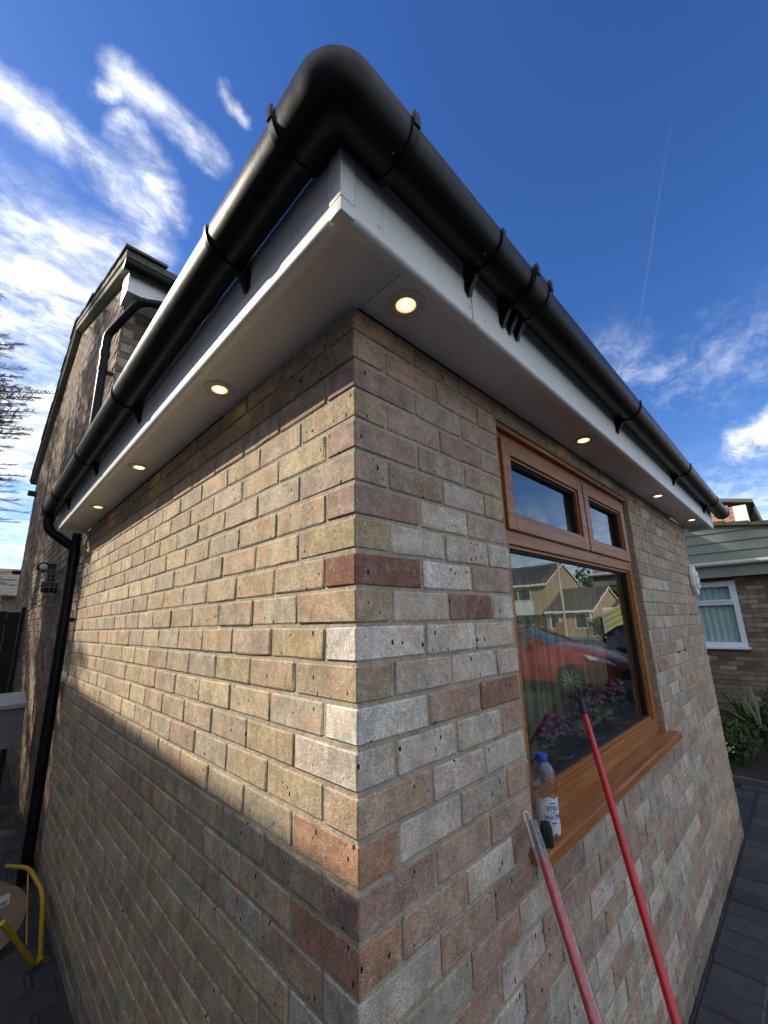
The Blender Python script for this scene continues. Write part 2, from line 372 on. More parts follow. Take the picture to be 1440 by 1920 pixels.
def box(name, m, parent, x0, x1, y0, y1, z0, z1, bevel=0, **k): return G().box(x0, x1, y0, y1, z0, z1).build(name, m, parent, bevel=bevel, **k)

GZ = -1.55
# ------------------------------------------------------------------ setting: ground
gm = mat('lawn', (.055, .085, .025), .95, var=.35, vscale=3, bump=.01, bscale=40, fine=.3)
g = G()
g.poly([(-250, -300, GZ-.05), (400, -300, GZ-.05), (400, 300, GZ-.05), (-250, 300, GZ-.05)]); gr = g.build('ground', gm, kind='structure')
tarm = mat('tarmac', (.055, .055, .058), .9, var=.15, vscale=4, bump=.002, bscale=160, fine=.2)
g = G(); g.box(24, 31, -200, 100, GZ-.2, GZ-.04, skip=('b',)); g.build('road', tarm, kind='structure')
g = G(); g.box(31, 31.15, -200, 100, GZ-.2, GZ+.07); g.box(23.85, 24, -200, 100, GZ-.2, GZ+.07); g.build('kerb', mat('kerb_concrete', (.42, .41, .38), .85, var=.1), kind='structure')
g = G(); g.box(31.15, 33.2, -200, 100, GZ-.2, GZ+.05); g.build('footpath', mat('path_concrete', (.33, .32, .30), .9, var=.12, vscale=2), kind='structure')
drm = mat('driveway_blocks', (.035, .037, .043), .8, var=.2, vscale=5, bump=.002, bscale=150, fine=.2)
_T = NT(drm.node_tree); _b = _T.n['Principled BSDF']; _bt = _T.add('ShaderNodeTexBrick'); _P = _T.add('ShaderNodeNewGeometry').outputs['Position']
_T.l.new(_P, _bt.inputs['Vector']); _bt.inputs['Scale'].default_value = 1; _bt.inputs['Brick Width'].default_value = .2; _bt.inputs['Row Height'].default_value = .15; _bt.inputs['Mortar Size'].default_value = .004
_bt.inputs['Color1'].default_value = rgb(.9, .9, .9); _bt.inputs['Color2'].default_value = rgb(1.5, 1.5, 1.5); _bt.inputs['Mortar'].default_value = rgb(.3, .28, .25)
_T.l.new(_T.mix(1.0, _b.inputs['Base Color'].links[0].from_socket, _bt.outputs['Color'], 'MULTIPLY'), _b.inputs['Base Color'])
g = G(); g.box(-8, 4.75, -14, 0.6, GZ-.2, GZ-.009, skip=('b',)); g.box(-2.5, .3, .6, 7.6, GZ-.2, GZ-.009, skip=('b',)); g.box(4.75, 23.8, -14, -.95, GZ-.2, GZ-.009, skip=('b',))
drive = g.build('pavement', drm, kind='structure')
PAV = attr_mat('charcoal_block', .72, .0016, 190, .16, .4, objinfo=True)
rnd = random.Random(4)
pv = {}
def paver(x, y, sx, sy):
    key = (round(sx, 2), round(sy, 2), rnd.randrange(3))
    if key not in pv:
        g = G(); a, b = sx/2-.003, sy/2-.003; e = .006; z = GZ; j = lambda: rnd.uniform(-.0012, .0012)
        top = [(-a+e, -b+e), (a-e, -b+e), (a-e, b-e), (-a+e, b-e)]; out = [(-a, -b), (a, -b), (a, b), (-a, b)]
        vs = [(p[0]+j(), p[1]+j(), j()) for p in top]+[(p[0], p[1], -.006) for p in out]+[(p[0], p[1], -.032) for p in out]
        g.v = vs; g.face((0, 1, 2, 3))
        for i in range(4): g.face((i, 4+i, 4+(i+1) % 4, (i+1) % 4)); g.face((4+i, 8+i, 8+(i+1) % 4, 4+(i+1) % 4))
        me = g.build('paver', PAV); pv[key] = me.data; bpy.data.objects.remove(me)
    o = bpy.data.objects.new('paver', pv[key]); col.objects.link(o); o.parent = drive
    o.location = (x, y, GZ+rnd.uniform(-.0015, .0015)); o.rotation_euler = (rnd.uniform(-.003, .003), rnd.uniform(-.003, .003), rnd.uniform(-.006, .006))
    k = rnd.uniform(.75, 1.25); o.color = (.050*k, .051*k, .056*k, 1)
npav = 0
spots = []
x = 1.0
while x < 4.7:
    for i in range(4):
        y = -.115-.2*i-(.1 if int(round(x/.15)) % 2 else 0)*(0)
        spots.append((x, y, .15, .2 if i else .2))
    x += .15
for i in range(9): spots.append((4.79, .02-.2*i, .10, .2))
y = .7
while y < 7.5:
    for i in range(5):
        xx = -.12-.2*i-(.1 if int(round(y/.15)) % 2 else 0); spots.append((xx, y, .2, .15))
    y += .15
vis = []
for s_ in spots:
    q = pj((s_[0], s_[1], GZ))
    if q and -40 < q[0] < 1480 and -40 < q[1] < 1960: vis.append(s_)
for s_ in vis[:300]: paver(*s_)

# ------------------------------------------------------------------ the brick extension
ext = thing('brick_extension', (0, 0, GZ), 'single storey buff brick extension with black gutter, lit soffit and oak window at the corner', 'building')
WX0, WX1, WZ0, WZ1 = .632, 2.095, -.60, .675      # window opening
LX, LY, HT = 3.68, 3.16, .742
REC = .0036
side = G(); side.box(REC, .28, REC, LY, GZ-.05, HT)
side = side.build('wall', MORTAR, ext); side['label'] = 'sunlit side wall of mixed buff and mauve bricks'
fr = G()
fr.box(.281, WX0, REC, .28, GZ-.05, HT); fr.box(WX1, LX, REC, .28, GZ-.05, HT)
fr.box(WX0, WX1, REC, .28, GZ-.05, WZ0-.004); fr.box(WX0, WX1, REC, .28, WZ1, HT)
front = fr.build('wall', MORTAR, ext); front['label'] = 'shaded front wall of grey and pink bricks around the window'
# colours (base, linear)
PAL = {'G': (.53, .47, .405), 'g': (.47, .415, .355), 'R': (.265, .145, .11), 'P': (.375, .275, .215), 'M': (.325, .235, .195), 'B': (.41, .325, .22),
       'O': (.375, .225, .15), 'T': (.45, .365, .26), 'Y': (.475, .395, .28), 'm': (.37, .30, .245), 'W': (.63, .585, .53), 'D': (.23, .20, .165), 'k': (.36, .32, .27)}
def soften(c, m, f): return tuple(a*(1-f)+b*f for a, b in zip(c, m))
ROWS = {9: 'PPPPPP', 8: 'PPPB', 7: 'MmP', 6: 'BmMm', 5: 'MmP', 4: 'mPgB', 3: 'MGm', 2: 'BGgG', 1: 'RWm', 0: 'BgRG', -1: 'WGG', -2: 'BgGG', -3: 'WPR', -4: 'GGGP', -5: 'BGg', -6: 'OGkP', -7: 'MPP',
        -8: 'OPGM', -9: 'gPM', -10: 'gkPg', -11: 'kPgM'}
brnd = random.Random(11)
def lift(c, f): return tuple(x*f for x in c)
def jit(c, a=.1):
    k = brnd.uniform(1-a, 1+a); return tuple(min(.75, max(.01, x*k*brnd.uniform(.97, 1.03))) for x in c)
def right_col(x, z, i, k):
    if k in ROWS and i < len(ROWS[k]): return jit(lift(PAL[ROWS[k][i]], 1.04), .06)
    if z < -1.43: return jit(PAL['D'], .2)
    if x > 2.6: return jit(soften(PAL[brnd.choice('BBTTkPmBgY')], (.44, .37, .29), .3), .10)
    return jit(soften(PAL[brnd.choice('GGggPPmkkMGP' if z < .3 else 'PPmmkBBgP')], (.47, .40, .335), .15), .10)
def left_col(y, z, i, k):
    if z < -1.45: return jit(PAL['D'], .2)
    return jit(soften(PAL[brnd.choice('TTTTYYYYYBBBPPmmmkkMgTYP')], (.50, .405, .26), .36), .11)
def brick_data(L, H, seed, D=.035):
    """face in the local XZ plane, looking towards -Y"""
    r = random.Random(seed); e = .0035
    xs = [0, e, L*.35, L*.68, L-e, L]; zs = [0, e, H-e, H]; g = G(); idx = {}
    for i, x in enumerate(xs):
        for k, z in enumerate(zs):
            edge = i in (0, len(xs)-1) or k in (0, 3)
            y = .0019+r.uniform(0, .0008) if edge else r.uniform(-.0006, .0006)
            if (i in (0, 5)) and (k in (0, 3)): q_ = r.random()**2; dx = (.0008+.0085*q_)*(1 if i == 0 else -1); dzz = (.0008+.0075*q_*r.random())*(1 if k == 0 else -1); y += .002
            else: dx = r.uniform(-.0012, .0012) if i in (0, 5) else r.uniform(-.004, .004); dzz = r.uniform(-.0013, .0013) if k in (0, 3) else 0
            idx[i, k] = len(g.v); g.v.append((x+dx, y, z+dzz))
    for i in range(5):
        for k in range(3): g.face((idx[i, k], idx[i+1, k], idx[i+1, k+1], idx[i, k+1]))
    ring = [idx[i, 0] for i in range(6)]+[idx[5, 1], idx[5, 2]]+[idx[i, 3] for i in range(5, -1, -1)]+[idx[0, 2], idx[0, 1]]
    b = len(g.v)
    for q in ring: p = g.v[q]; g.v.append((p[0], D, p[2]))
    n = len(ring)
    for i in range(n): g.face((ring[i], b+i, b+(i+1) % n, ring[(i+1) % n]))
    return g
def place_mesh(gd, mtx):
    return [tuple(mtx @ Vector(v)) for v in gd.v], gd.f
cache = {}
def cached(L, H, var):
    key = (round(L, 3), round(H, 3), var)
    if key not in cache: cache[key] = [brick_data(L, H, hash(key) & 0xffff), None]
    return cache[key]
bricks = []   # (wall, mesh key, matrix, colour, projected area)
def area_of(pts):
    q = [pj(p) for p in pts]
    if any(a is None for a in q): return 0
    if not any(-5 < a[0] < 1445 and -5 < a[1] < 1925 for a in q): return 0
    return abs(sum(q[i][0]*q[(i+1) % 4][1]-q[(i+1) % 4][0]*q[i][1] for i in range(4)))/2
CH = .065
K0, K1 = -21, 10
hs = random.Random(3)
corner = []
for k in range(K0, K1):
    z0 = k*.075+.005; z1 = z0+CH; z1c = min(z1, HT-.004)
    if k == 9: z1c = .738
    H = z1c-z0
    even = (k % 2 == 0)
    # front wall (faces -Y): header quoin on even courses
    s = .098 if even else .206
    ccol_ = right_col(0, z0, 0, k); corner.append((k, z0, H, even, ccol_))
    a = s+.010; i = 1; px_ = .1955
    while a < LX-.02:
        b = min(a+px_+hs.uniform(-.003, .003), LX)
        segs = [(a, b)]
        if z1 > WZ0 and z0 < WZ1-.01:
            segs = []
            if a < WX0: segs.append((a, min(b, WX0)))
            if b > WX1: segs.append((max(a, WX1), b))
        for (p, q) in segs:
            if q-p < .018: continue
            y = brnd.uniform(-.0018, .0006)
            mt = Matrix.Translation((p, y, z0)) @ Matrix.Rotation(brnd.uniform(-.004, .004), 4, 'Y')
            ar = area_of([(p, 0, z0), (q, 0, z0), (q, 0, z1c), (p, 0, z1c)])
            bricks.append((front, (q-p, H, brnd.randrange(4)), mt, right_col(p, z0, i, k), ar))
        a = b+.0095; i += 1
    # side wall (faces -X): stretcher quoin on even courses
    s = .207 if even else .0987
    a = s+.010; i = 1
    while a < LY-.02:
        b = min(a+.2075+hs.uniform(-.003, .003), LY)
        if b-a > .02:
            x = brnd.uniform(-.0022, .0007)
            # local x runs along -Y so the face looks towards -X
            mt = Matrix.Translation((x, b, z0)) @ Matrix.Rotation(R(-90), 4, 'Z') @ Matrix.Rotation(brnd.uniform(-.004, .004), 4, 'Y')
            ar = area_of([(0, a, z0), (0, b, z0), (0, b, z1c), (0, a, z1c)])
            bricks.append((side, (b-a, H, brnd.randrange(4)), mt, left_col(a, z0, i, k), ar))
        a = b+.0095; i += 1
bricks.sort(key=lambda t: -t[4])
NSOLO = 300-len(corner)
def mk_brick(wall, gd, mtx, c, stuff):
    if stuff is not None:
        v, f = place_mesh(gd, mtx); b = len(stuff.v); stuff.v += v
        for q in f: stuff.face([b+i for i in q], c)
rest = G()
for n_, (wall, key, mt, c, ar) in enumerate(bricks):
    ent = cached(round(key[0]/.004)*.004, key[1], key[2])
    if n_ < NSOLO and ar > 0:
        if ent[1] is None:
            t = ent[0].build('brick', BRICK_OBJ); ent[1] = t.data; bpy.data.objects.remove(t)
        o = bpy.data.objects.new('brick', ent[1]); col.objects.link(o); o.parent = wall; o.matrix_local = mt; o.color = (*c, 1)
        o.parent = wall; o.matrix_parent_inverse = Matrix.Translation((0, 0, 0))
    else: mk_brick(wall, ent[0], mt, c, rest)
# quoin bricks show two faces: full blocks
for (k, z0, H, even, c) in corner:
    sx, sy = (.098, .207) if even else (.206, .0987)
    bm = bmesh.new(); bmesh.ops.create_cube(bm, size=1)
    ox, oy = brnd.uniform(-.002, .0008), brnd.uniform(-.002, .0008)
    for v in bm.verts:
        v.co = Vector(((v.co.x+.5)*sx+ox+brnd.uniform(-.0012, .0012), (v.co.y+.5)*sy+oy+brnd.uniform(-.0012, .0012), (v.co.z+.5)*H+z0+brnd.uniform(-.0012, .0012)))
    bmesh.ops.bevel(bm, geom=bm.edges[:], offset=.0028, segments=1, affect='EDGES')
    me = bpy.data.meshes.new('brick'); bm.to_mesh(me); bm.free(); me.materials.append(BRICK_OBJ)
    o = bpy.data.objects.new('brick', me); col.objects.link(o); o.parent = side; o.color = (*c, 1)
if rest.f: rest.build('brick', BRICK_ATT, ext, attr=True, kind='stuff', recalc=False)

# roof deck
g = G(); g.box(-.1532, 3.93, -.155, 3.19, .8765, .9); roof = g.build('roof', mat('roof_felt', (.05, .05, .05), .9, var=.2), ext)
g = G(); g.box(.28, 3.9, .28, 3.19, .76, .8755); g.build('ceiling', PLASTER, ext)
g = G(); g.box(LX-.28, LX, .28, 3.19, GZ-.05, HT); g.build('wall', MORTAR, ext)
g = G(); g.box(.281, LX-.281, 2.9, 3.05, GZ-.05, .755); g.build('wall', PLASTER, ext)
g = G(); g.box(.281, LX-.281, .281, 2.9, GZ-.03, GZ+.02); g.build('floor', mat('carpet', (.12, .09, .06), 1), ext)
# soffit panels
FX, FY = -.180, -.178
sg = []
def sof(x0, x1, y0, y1): sg.append(box('soffit_panel', SOFFIT, ext, x0, x1, y0, y1, .745, .753))
sof(-.1532, .0185, -.1512, .728); sof(-.1532, .0, .7305, 3.125); sof(.021, 1.83, -.1512, .0); sof(1.8325, 3.905, -.1512, .0)
# fascia boards with a rounded lower nose
def fascia_profile(top=.912):
    p = [(0, top), (0, .742)]
    for i in range(5):
        a = math.pi+ (math.pi/2)*i/4; p.append((.012+.012*math.cos(a), .734+.012*math.sin(a)))
    p += [(.026, .722), (.026, top)]; return p
FP = fascia_profile()
X, Y, Z = Vector((1, 0, 0)), Vector((0, 1, 0)), Vector((0, 0, 1))
def fascia_left(y0, y1): return G().sweep(fascia_profile(.8818), [((FX, y0, 0), X, Z), ((FX, y1, 0), X, Z)]).build('fascia_board', WHITE, ext, smooth=True)
def fascia_right(x0, x1): return G().sweep(FP, [((x0, FY, 0), Y, Z), ((x1, FY, 0), Y, Z)]).build('fascia_board', WHITE, ext, smooth=True)
fascia_left(FY+.003, 3.125); fascia_right(FX+.024, .240); fr2 = fascia_right(.2415, 3.905)
# corner trim over the mitre
def off_prof(d, h0=.005): return [(-d, .8765)]+[(-d, .742)]+[(.008+(.008+d)*math.cos(math.pi+math.pi/2*i/4), .730+(.008+d)*math.sin(math.pi+math.pi/2*i/4)) for i in range(5)]+[(.028, .722-d), (.028, .7215), (.010, .7225), (.002, .730), (-.0005, .742), (-.0005, .8765)]
TP = off_prof(.003)
g = G(); g.box(FX-.0032, FX+.032, FY-.0032, FY+.032, .7165, .7475); g.box(FX-.0032, FX+.0012, FY-.0032, FY+.032, .7475, .8815); g.box(FX+.0012, FX+.032, FY-.0032, FY+.0012, .7475, .8765)
bmf = g.build('corner_trim', WHITE, ext, bevel=.0045, smooth=True)
g = G(); g.sweep(TP, [((.236, FY, 0), Y, Z), ((.262, FY, 0), Y, Z)]); g.build('joint_trim', WHITE, ext, smooth=True)
g = G(); g.box(3.907, 3.925, FY-.004, -.005, .718, .878); g.build('end_box', WHITE, ext, bevel=.002)
g = G(); g.box(FX-.004, 0, 3.127, 3.15, .718, .80); g.box(FX-.004, FX+.03, 3.127, 3.15, .80, .878); g.build('end_box', WHITE, ext, bevel=.002)
# nails with plastic heads
def nail(p, ax): G().lathe([(.0042, 0), (.0040, .0016), (.0022, .0026)], p, 10, ax).build('nail', WHITE, ext, smooth=True)
for y in (-.10, .33, .78, 1.3, 1.9, 2.5): nail((FX, y, .80), (-1, 0, 0))
for x_ in (-.105, .205, .275, .78, 1.18, 1.65, 2.2, 2.8, 3.4): nail((x_, FY, .822), (0, -1, 0)); nail((x_+.02, FY, .757), (0, -1, 0))

# gutter: half-round channel swept round the corner
GR, GZc = .0515, .885
GXc, GYc = -.2348, -.2335
def half(ro, ri, lip=.0, top=.012, n=16):
    o = [(ro*math.cos(math.pi+math.pi*i/n), ro*math.sin(math.pi+math.pi*i/n)) for i in range(n+1)]
    i_ = [(ri*math.cos(math.pi+math.pi*i/n), ri*math.sin(math.pi+math.pi*i/n)) for i in range(n+1)]
    return [(-ro, top)]+o+[(ro, top)]+[(ri, top)]+i_[::-1]+[(-ri, top)]
GP = half(GR, GR-.003)
def g_left(y0, y1, prof, name='gutter'): return G().sweep(prof, [((GXc, y0, GZc), X, Z), ((GXc, y1, GZc), X, Z)]).build(name, BLACK, ext, smooth=True)
def g_right(x0, x1, prof, name='gutter'): return G().sweep(prof, [((x0, GYc, GZc), Y, Z), ((x1, GYc, GZc), Y, Z)]).build(name, BLACK, ext, smooth=True)
gl = g_left(-.118, 3.19, GP); gl['label'] = 'sunlit black gutter run along the side wall'
g1 = g_right(-.092, .425, GP); g2 = g_right(.427, 4.14, GP)
cp = half(GR+.0028, GR+.0010, top=.014); g = G(); nP = len(cp); rows = []
def corner_row(t, y_ext=None, x_ext=None):
    row = []
    for px_, pz_ in cp:
        d_ = -px_; rho = .004+.083*((d_+.06)/.12)**1.6
        cxx, cyy = GXc-d_, GYc-d_
        if y_ext is not None: row.append((cxx, y_ext, GZc+pz_))
        elif x_ext is not None: row.append((x_ext, cyy, GZc+pz_))
        else: a = math.pi+math.pi/2*t; row.append((cxx+rho+rho*math.cos(a), cyy+rho+rho*math.sin(a), GZc+pz_))
    return row
rows.append(corner_row(0, y_ext=-.118))
for i in range(15): rows.append(corner_row(i/14))
rows.append(corner_row(0, x_ext=-.092))
for r_ in rows: g.v += r_
for i in range(len(rows)-1):
    for k in range(nP): g.face((i*nP+k, i*nP+(k+1) % nP, (i+1)*nP+(k+1) % nP, (i+1)*nP+k))
g.face(range(nP)); g.face([(len(rows)-1)*nP+k for k in range(nP)])
g.build('gutter_corner', BLACK, ext, smooth=True)
ring_prof = half(GR+.0085, GR+.0012, top=.018)
def ring(side_, s, w=.016, big=0.0, name='union'):
    pr = half(GR+.0062+big, GR+.0008+big*.5, top=.0165)
    g = G()
    if side_ == 'L': g.sweep(pr, [((GXc, s-w/2, GZc), X, Z), ((GXc, s+w/2, GZc), X, Z)]); g.box(GXc-GR-.0085-big, GXc-GR-.003, s-w*.42, s+w*.42, GZc-.006, GZc+.026)
    else: g.sweep(pr, [((s-w/2, GYc, GZc), Y, Z), ((s+w/2, GYc, GZc), Y, Z)]); g.box(s-w*.42, s+w*.42, GYc-GR-.0085-big, GYc-GR-.003, GZc-.006, GZc+.026)
    return g.build(name, BLACK, ext, smooth=True)
def bracket(side_, s, name='bracket'):
    w = .007; g = G(); pr = half(GR+.0048, GR+.0008, top=.0155)
    arm = [(.0, .862), (.0, .790), (-.006, .783), (-.012, .800), (-.034, .8335), (-.020, .850)]
    if side_ == 'L':
        g.sweep(pr, [((GXc, s-w, GZc), X, Z), ((GXc, s+w, GZc), X, Z)])
        g.prism([(FX-.0006+a, s-w*.9, z) for a, z in arm], (0, w*1.8, 0)); g.box(FX-.005, FX-.0006, s-.014, s+.014, .792, .862)
    else:
        g.sweep(pr, [((s-w, GYc, GZc), Y, Z), ((s+w, GYc, GZc), Y, Z)])
        g.prism([(s-w*.9, FY-.0006+a, z) for a, z in arm], (w*1.8, 0, 0)); g.box(s-.014, s+.014, FY-.005, FY-.0006, .792, .862)
    return g.build(name, BLACK, ext, smooth=True)
ring('L', -.116, .014, .0008); ring('R', -.094, .018, .0008)
for s in (.182, 1.075, 1.85, 2.70): bracket('L', s)
for s in (.222, 1.37, 2.45, 3.51): bracket('R', s)
# the union between two lengths: a wide saddle with two clips and its own bracket
G().sweep(half(GR+.0058, GR+.0006, top=.016), [((.372, GYc, GZc), Y, Z), ((.478, GYc, GZc), Y, Z)]).build('union_saddle', SCUFF, ext, smooth=True)
ring('R', .386, .017, .003).data.materials[0] = SCUFF; ring('R', .466, .017, .003).data.materials[0] = SCUFF; bracket('R', .386); bracket('R', .425); bracket('R', .466)
ring('L', 3.165, .014, .001)
g = G(); n = 16
g.prism([(4.140, GYc+(GR+.004)*math.cos(math.pi+math.pi*i/n), GZc+(GR+.004)*math.sin(math.pi+math.pi*i/n)) for i in range(n+1)]+[(4.140, GYc+GR+.004, GZc+.016), (4.140, GYc-GR-.004, GZc+.016)], (.012, 0, 0))
g.build('end_cap', BLACK, ext, smooth=True)
# outlet and swan neck
g = G(); g.sweep(half(GR+.005, GR+.001, top=.016), [((GXc, 3.16, GZc), X, Z), ((GXc, 3.29, GZc), X, Z)])
g.prism([(GXc+(GR+.005)*math.cos(math.pi+math.pi*i/n), 3.289, GZc+(GR+.005)*math.sin(math.pi+math.pi*i/n)) for i in range(n+1)]+[(GXc+GR+.005, 3.289, GZc+.016), (GXc-GR-.005, 3.289, GZc+.016)], (0, .008, 0))
g.build('outlet', BLACK, ext, smooth=True)
def bend(pts, rad=.04, n=5):
    """polyline with rounded corners"""
    P = [Vector(p) for p in pts]; out = [P[0]]
    for i in range(1, len(P)-1):
        a = (P[i-1]-P[i]); b = (P[i+1]-P[i]); ra = min(rad, a.length*.45, b.length*.45); a.normalize(); b.normalize()
        s, e = P[i]+a*ra, P[i]+b*ra
        for t in range(n+1):
            t /= n; out.append((1-t)**2*s+2*t*(1-t)*P[i]+t*t*e)
    out.append(P[-1]); return out
G().tube(bend([(GXc, 3.235, .85), (GXc, 3.235, .745), (-.06, 3.225, .615), (-.055, 3.225, .56)], .05), .033, 18).build('swan_neck', BLACK, ext, smooth=True)
G().tube([(GXc, 3.235, .838), (GXc, 3.235, .795)], .038, 18).build('socket', BLACK, ext, smooth=True)

# downlights
def downlight(x, y):
    z = .745
    b = G().lathe([(.0245, -.0005), (.0245, -.004), (.030, -.0052), (.0455, -.0045), (.047, -.0025), (.047, -.0002)], (x, y, z), 32)
    b.f = b.f[:-2]; b.c = b.c[:-2]; b.m = b.m[:-2]
    o = b.build('downlight', BEZEL, ext, smooth=True, recalc=True)
    G().lathe([(.0246, -.0046), (.0225, -.0030), (.0205, -.0006), (.0150, -.0004)], (x, y, z), 28, cap0=False).build('lens', LENS, o, smooth=True)
    G().lathe([(.0205, -.0030), (.0200, -.0046), (.0178, -.0046), (.0172, -.0030)], (x, y, z), 28).build('lens_ring', LENS2, o, smooth=True)
    G().lathe([(.0150, -.0018), (.0145, -.0036), (.0128, -.0036), (.0122, -.0016)], (x, y, z), 28).build('lens_ring', LENS2, o, smooth=True)
    G().lathe([(.0105, -.0015), (.0095, -.0040), (.002, -.0046), (0.00001, -.0046)], (x-.004, y-.004, z), 20).build('bulb', BULB, o, smooth=True)
for p in ((-.081, .565), (-.081, 1.46), (-.081, 2.34), (.092, -.086), (1.222, -.084), (2.46, -.088), (3.47, -.10)): downlight(*p)

# ------------------------------------------------------------------ window
FO = .028
wf = G(); S = .066
def fbar(g, x0, x1, z0, z1, y0=FO, y1=.09): g.box(x0, x1, y0, y1, z0, z1)
g = G(); e = .003
fbar(g, WX0+.004, WX0+S, WZ0+.02, WZ1-.004); fbar(g, WX1-S, WX1-.004, WZ0+.02, WZ1-.004)
fbar(g, WX0+S+.0005, WX1-S-.0005, WZ1-S+.012, WZ1-.004); fbar(g, WX0+S+.0005, WX1-S-.0005, WZ0+.02, WZ0+.02+.070)
win = g.build('window', OAK, ext, bevel=.004); win['label'] = 'golden oak framed window with two top fanlights'
box('transom', OAK, win, WX0+S+.0005, WX1-S-.0005, FO+.001, .085, .248, .302, .004)
MX = 1.428
box('mullion', OAK, win, MX-.016, MX+.016, FO+.001, .085, .3025, WZ1-S+.0115, .003)
def sash(x0, x1, z0, z1):
    g = G(); y0, y1 = FO-.012, FO+.03; w = .056
    g.box(x0, x0+w, y0, y1, z0, z1); g.box(x1-w, x1, y0, y1, z0, z1); g.box(x0+w+.0004, x1-w-.0004, y0, y1, z1-w, z1); g.box(x0+w+.0004, x1-w-.0004, y0, y1, z0, z0+w)
    s_ = g.build('sash', OAK, win, bevel=.004)
    g = G(); w2 = w+.010; y0 += .009   # glazing bead
    for (a, b, c_, d) in ((x0+w, x0+w2, z0+w, z1-w), (x1-w2, x1-w, z0+w, z1-w), (x0+w2, x1-w2, z0+w, z0+w2), (x0+w2, x1-w2, z1-w2, z1-w)): g.box(a+.0003, b-.0003, y0, y1, c_+.0003, d-.0003)
    g.build('glazing_bead', OAK, s_, bevel=.002)
    g = G(); w3 = w2+.006; y0 += .012
    for (a, b, c_, d) in ((x0+w2, x0+w3, z0+w2, z1-w2), (x1-w3, x1-w2, z0+w2, z1-w2), (x0+w3, x1-w3, z0+w2, z0+w3), (x0+w3, x1-w3, z1-w3, z1-w2)): g.box(a+.0003, b-.0003, y0, y1, c_+.0003, d-.0003)
    g.build('gasket', GASKET, s_)
    box('pane', PANE, s_, x0+w2, x1-w2, .052, .0525, z0+w2, z1-w2)
sash(WX0+S-.010, MX-.007, .296, WZ1-S+.020); sash(MX+.007, WX1-S+.010, .296, WZ1-S+.020)
# fixed pane with bead and gasket
x0, x1, z0, z1 = WX0+S, WX1-S, WZ0+.09, .248
g = G()
for (a, b, c_, d) in ((x0, x0+.012, z0, z1), (x1-.012, x1, z0, z1), (x0+.012, x1-.012, z0, z0+.012), (x0+.012, x1-.012, z1-.012, z1)): g.box(a+.0003, b-.0003, .038, .07, c_+.0003, d-.0003)
g.build('glazing_bead', OAK, win, bevel=.002)
g = G()
for (a, b, c_, d) in ((x0+.012, x0+.018, z0+.012, z1-.012), (x1-.018, x1-.012, z0+.012, z1-.012), (x0+.018, x1-.018, z0+.012, z0+.018), (x0+.018, x1-.018, z1-.018, z1-.012)): g.box(a+.0003, b-.0003, .050, .075, c_+.0003, d-.0003)
g.build('gasket', GASKET, win)
box('pane', PANE, win, x0+.0125, x1-.0125, .0620, .0625, z0+.0125, z1-.0125)
# drip mould over the frame head, external sill with nose
box('head_trim', OAK, win, WX0+.004, WX1-.004, .006, FO-.0005, WZ1-.022, WZ1-.004, .003)
SZ = -.584
g = G(); pr = [(.075, SZ+.006), (-.046, SZ), (-.052, SZ-.004), (-.052, SZ-.030), (-.046, SZ-.034), (.0045, SZ-.034), (.0045, SZ-.018), (.075, SZ-.012)]
g.sweep([(p[0], p[1]) for p in pr], [((.592, 0, 0), Y, Z), ((2.160, 0, 0), Y, Z)]); g.build('sill', OAK, win, bevel=.0015)
# plaster reveal behind the frame
g = G(); g.box(WX0-.0, WX0+.004, .091, .28, WZ0, WZ1); g.box(WX1-.004, WX1, .091, .28, WZ0, WZ1); g.box(WX0+.004, WX1-.004, .091, .28, WZ1-.004, WZ1); g.build('reveal', mat('reveal_dark', (.10, .09, .10), .7), win)
box('window_board', mat('window_board_grey', (.09, .09, .09), .5), win, WX0+.001, WX1-.001, .091, .34, WZ0-.003, WZ0+.016)

# things behind the glass: a sheer net curtain with a scalloped lace hem, pots behind it
def net_mat():
    m = bpy.data.materials.new('olive_net'); m.use_nodes = True; T = NT(m.node_tree); out = T.n['Material Output']; T.n.remove(T.n['Principled BSDF'])
    P = T.add('ShaderNodeNewGeometry').outputs['Position']
    d = T.add('ShaderNodeBsdfDiffuse'); T.l.new(T.mix(T.ramp(T.noise(P, 9, 3), .3, .7), rgb(.42, .43, .29), rgb(.60, .60, .43)), d.inputs[0])
    tl = T.add('ShaderNodeBsdfTranslucent'); tl.inputs[0].default_value = rgb(.4, .4, .3); tr = T.add('ShaderNodeBsdfTransparent')
    a = T.add('ShaderNodeMixShader'); a.inputs[0].default_value = .15; T.l.new(d.outputs[0], a.inputs[1]); T.l.new(tl.outputs[0], a.inputs[2])
    b = T.add('ShaderNodeMixShader'); b.inputs[0].default_value = .58; T.l.new(tr.outputs[0], b.inputs[1]); T.l.new(a.outputs[0], b.inputs[2]); T.l.new(b.outputs[0], out.inputs[0]); return m
g = G(); n = 150; pts = []
for i in range(n+1):
    x = .64+1.30*i/n; pts.append((x, .212+.014*math.sin(i*.62)+.007*math.sin(i*1.7+1), -.515+.022*abs(math.sin((x-.64)*math.pi/.078))))
for i in range(n): g.poly([(pts[i][0], pts[i][1], pts[i][2]), (pts[i+1][0], pts[i+1][1], pts[i+1][2]), (pts[i+1][0], pts[i+1][1], .70), (pts[i][0], pts[i][1], .70)])
cur = g.build('curtain', net_mat(), smooth=True, recalc=False); tag(cur, 'olive green net curtain hanging behind the panes of the oak window', 'curtain')
FL = mat('pink_petals', (.27, .13, .22), .7, var=.25, vscale=60); LEAF = mat('pot_leaves', (.06, .13, .035), .7, var=.3, vscale=40)
POT = mat('plant_pot_glaze', (.13, .12, .11), .4)
prn = random.Random(8)
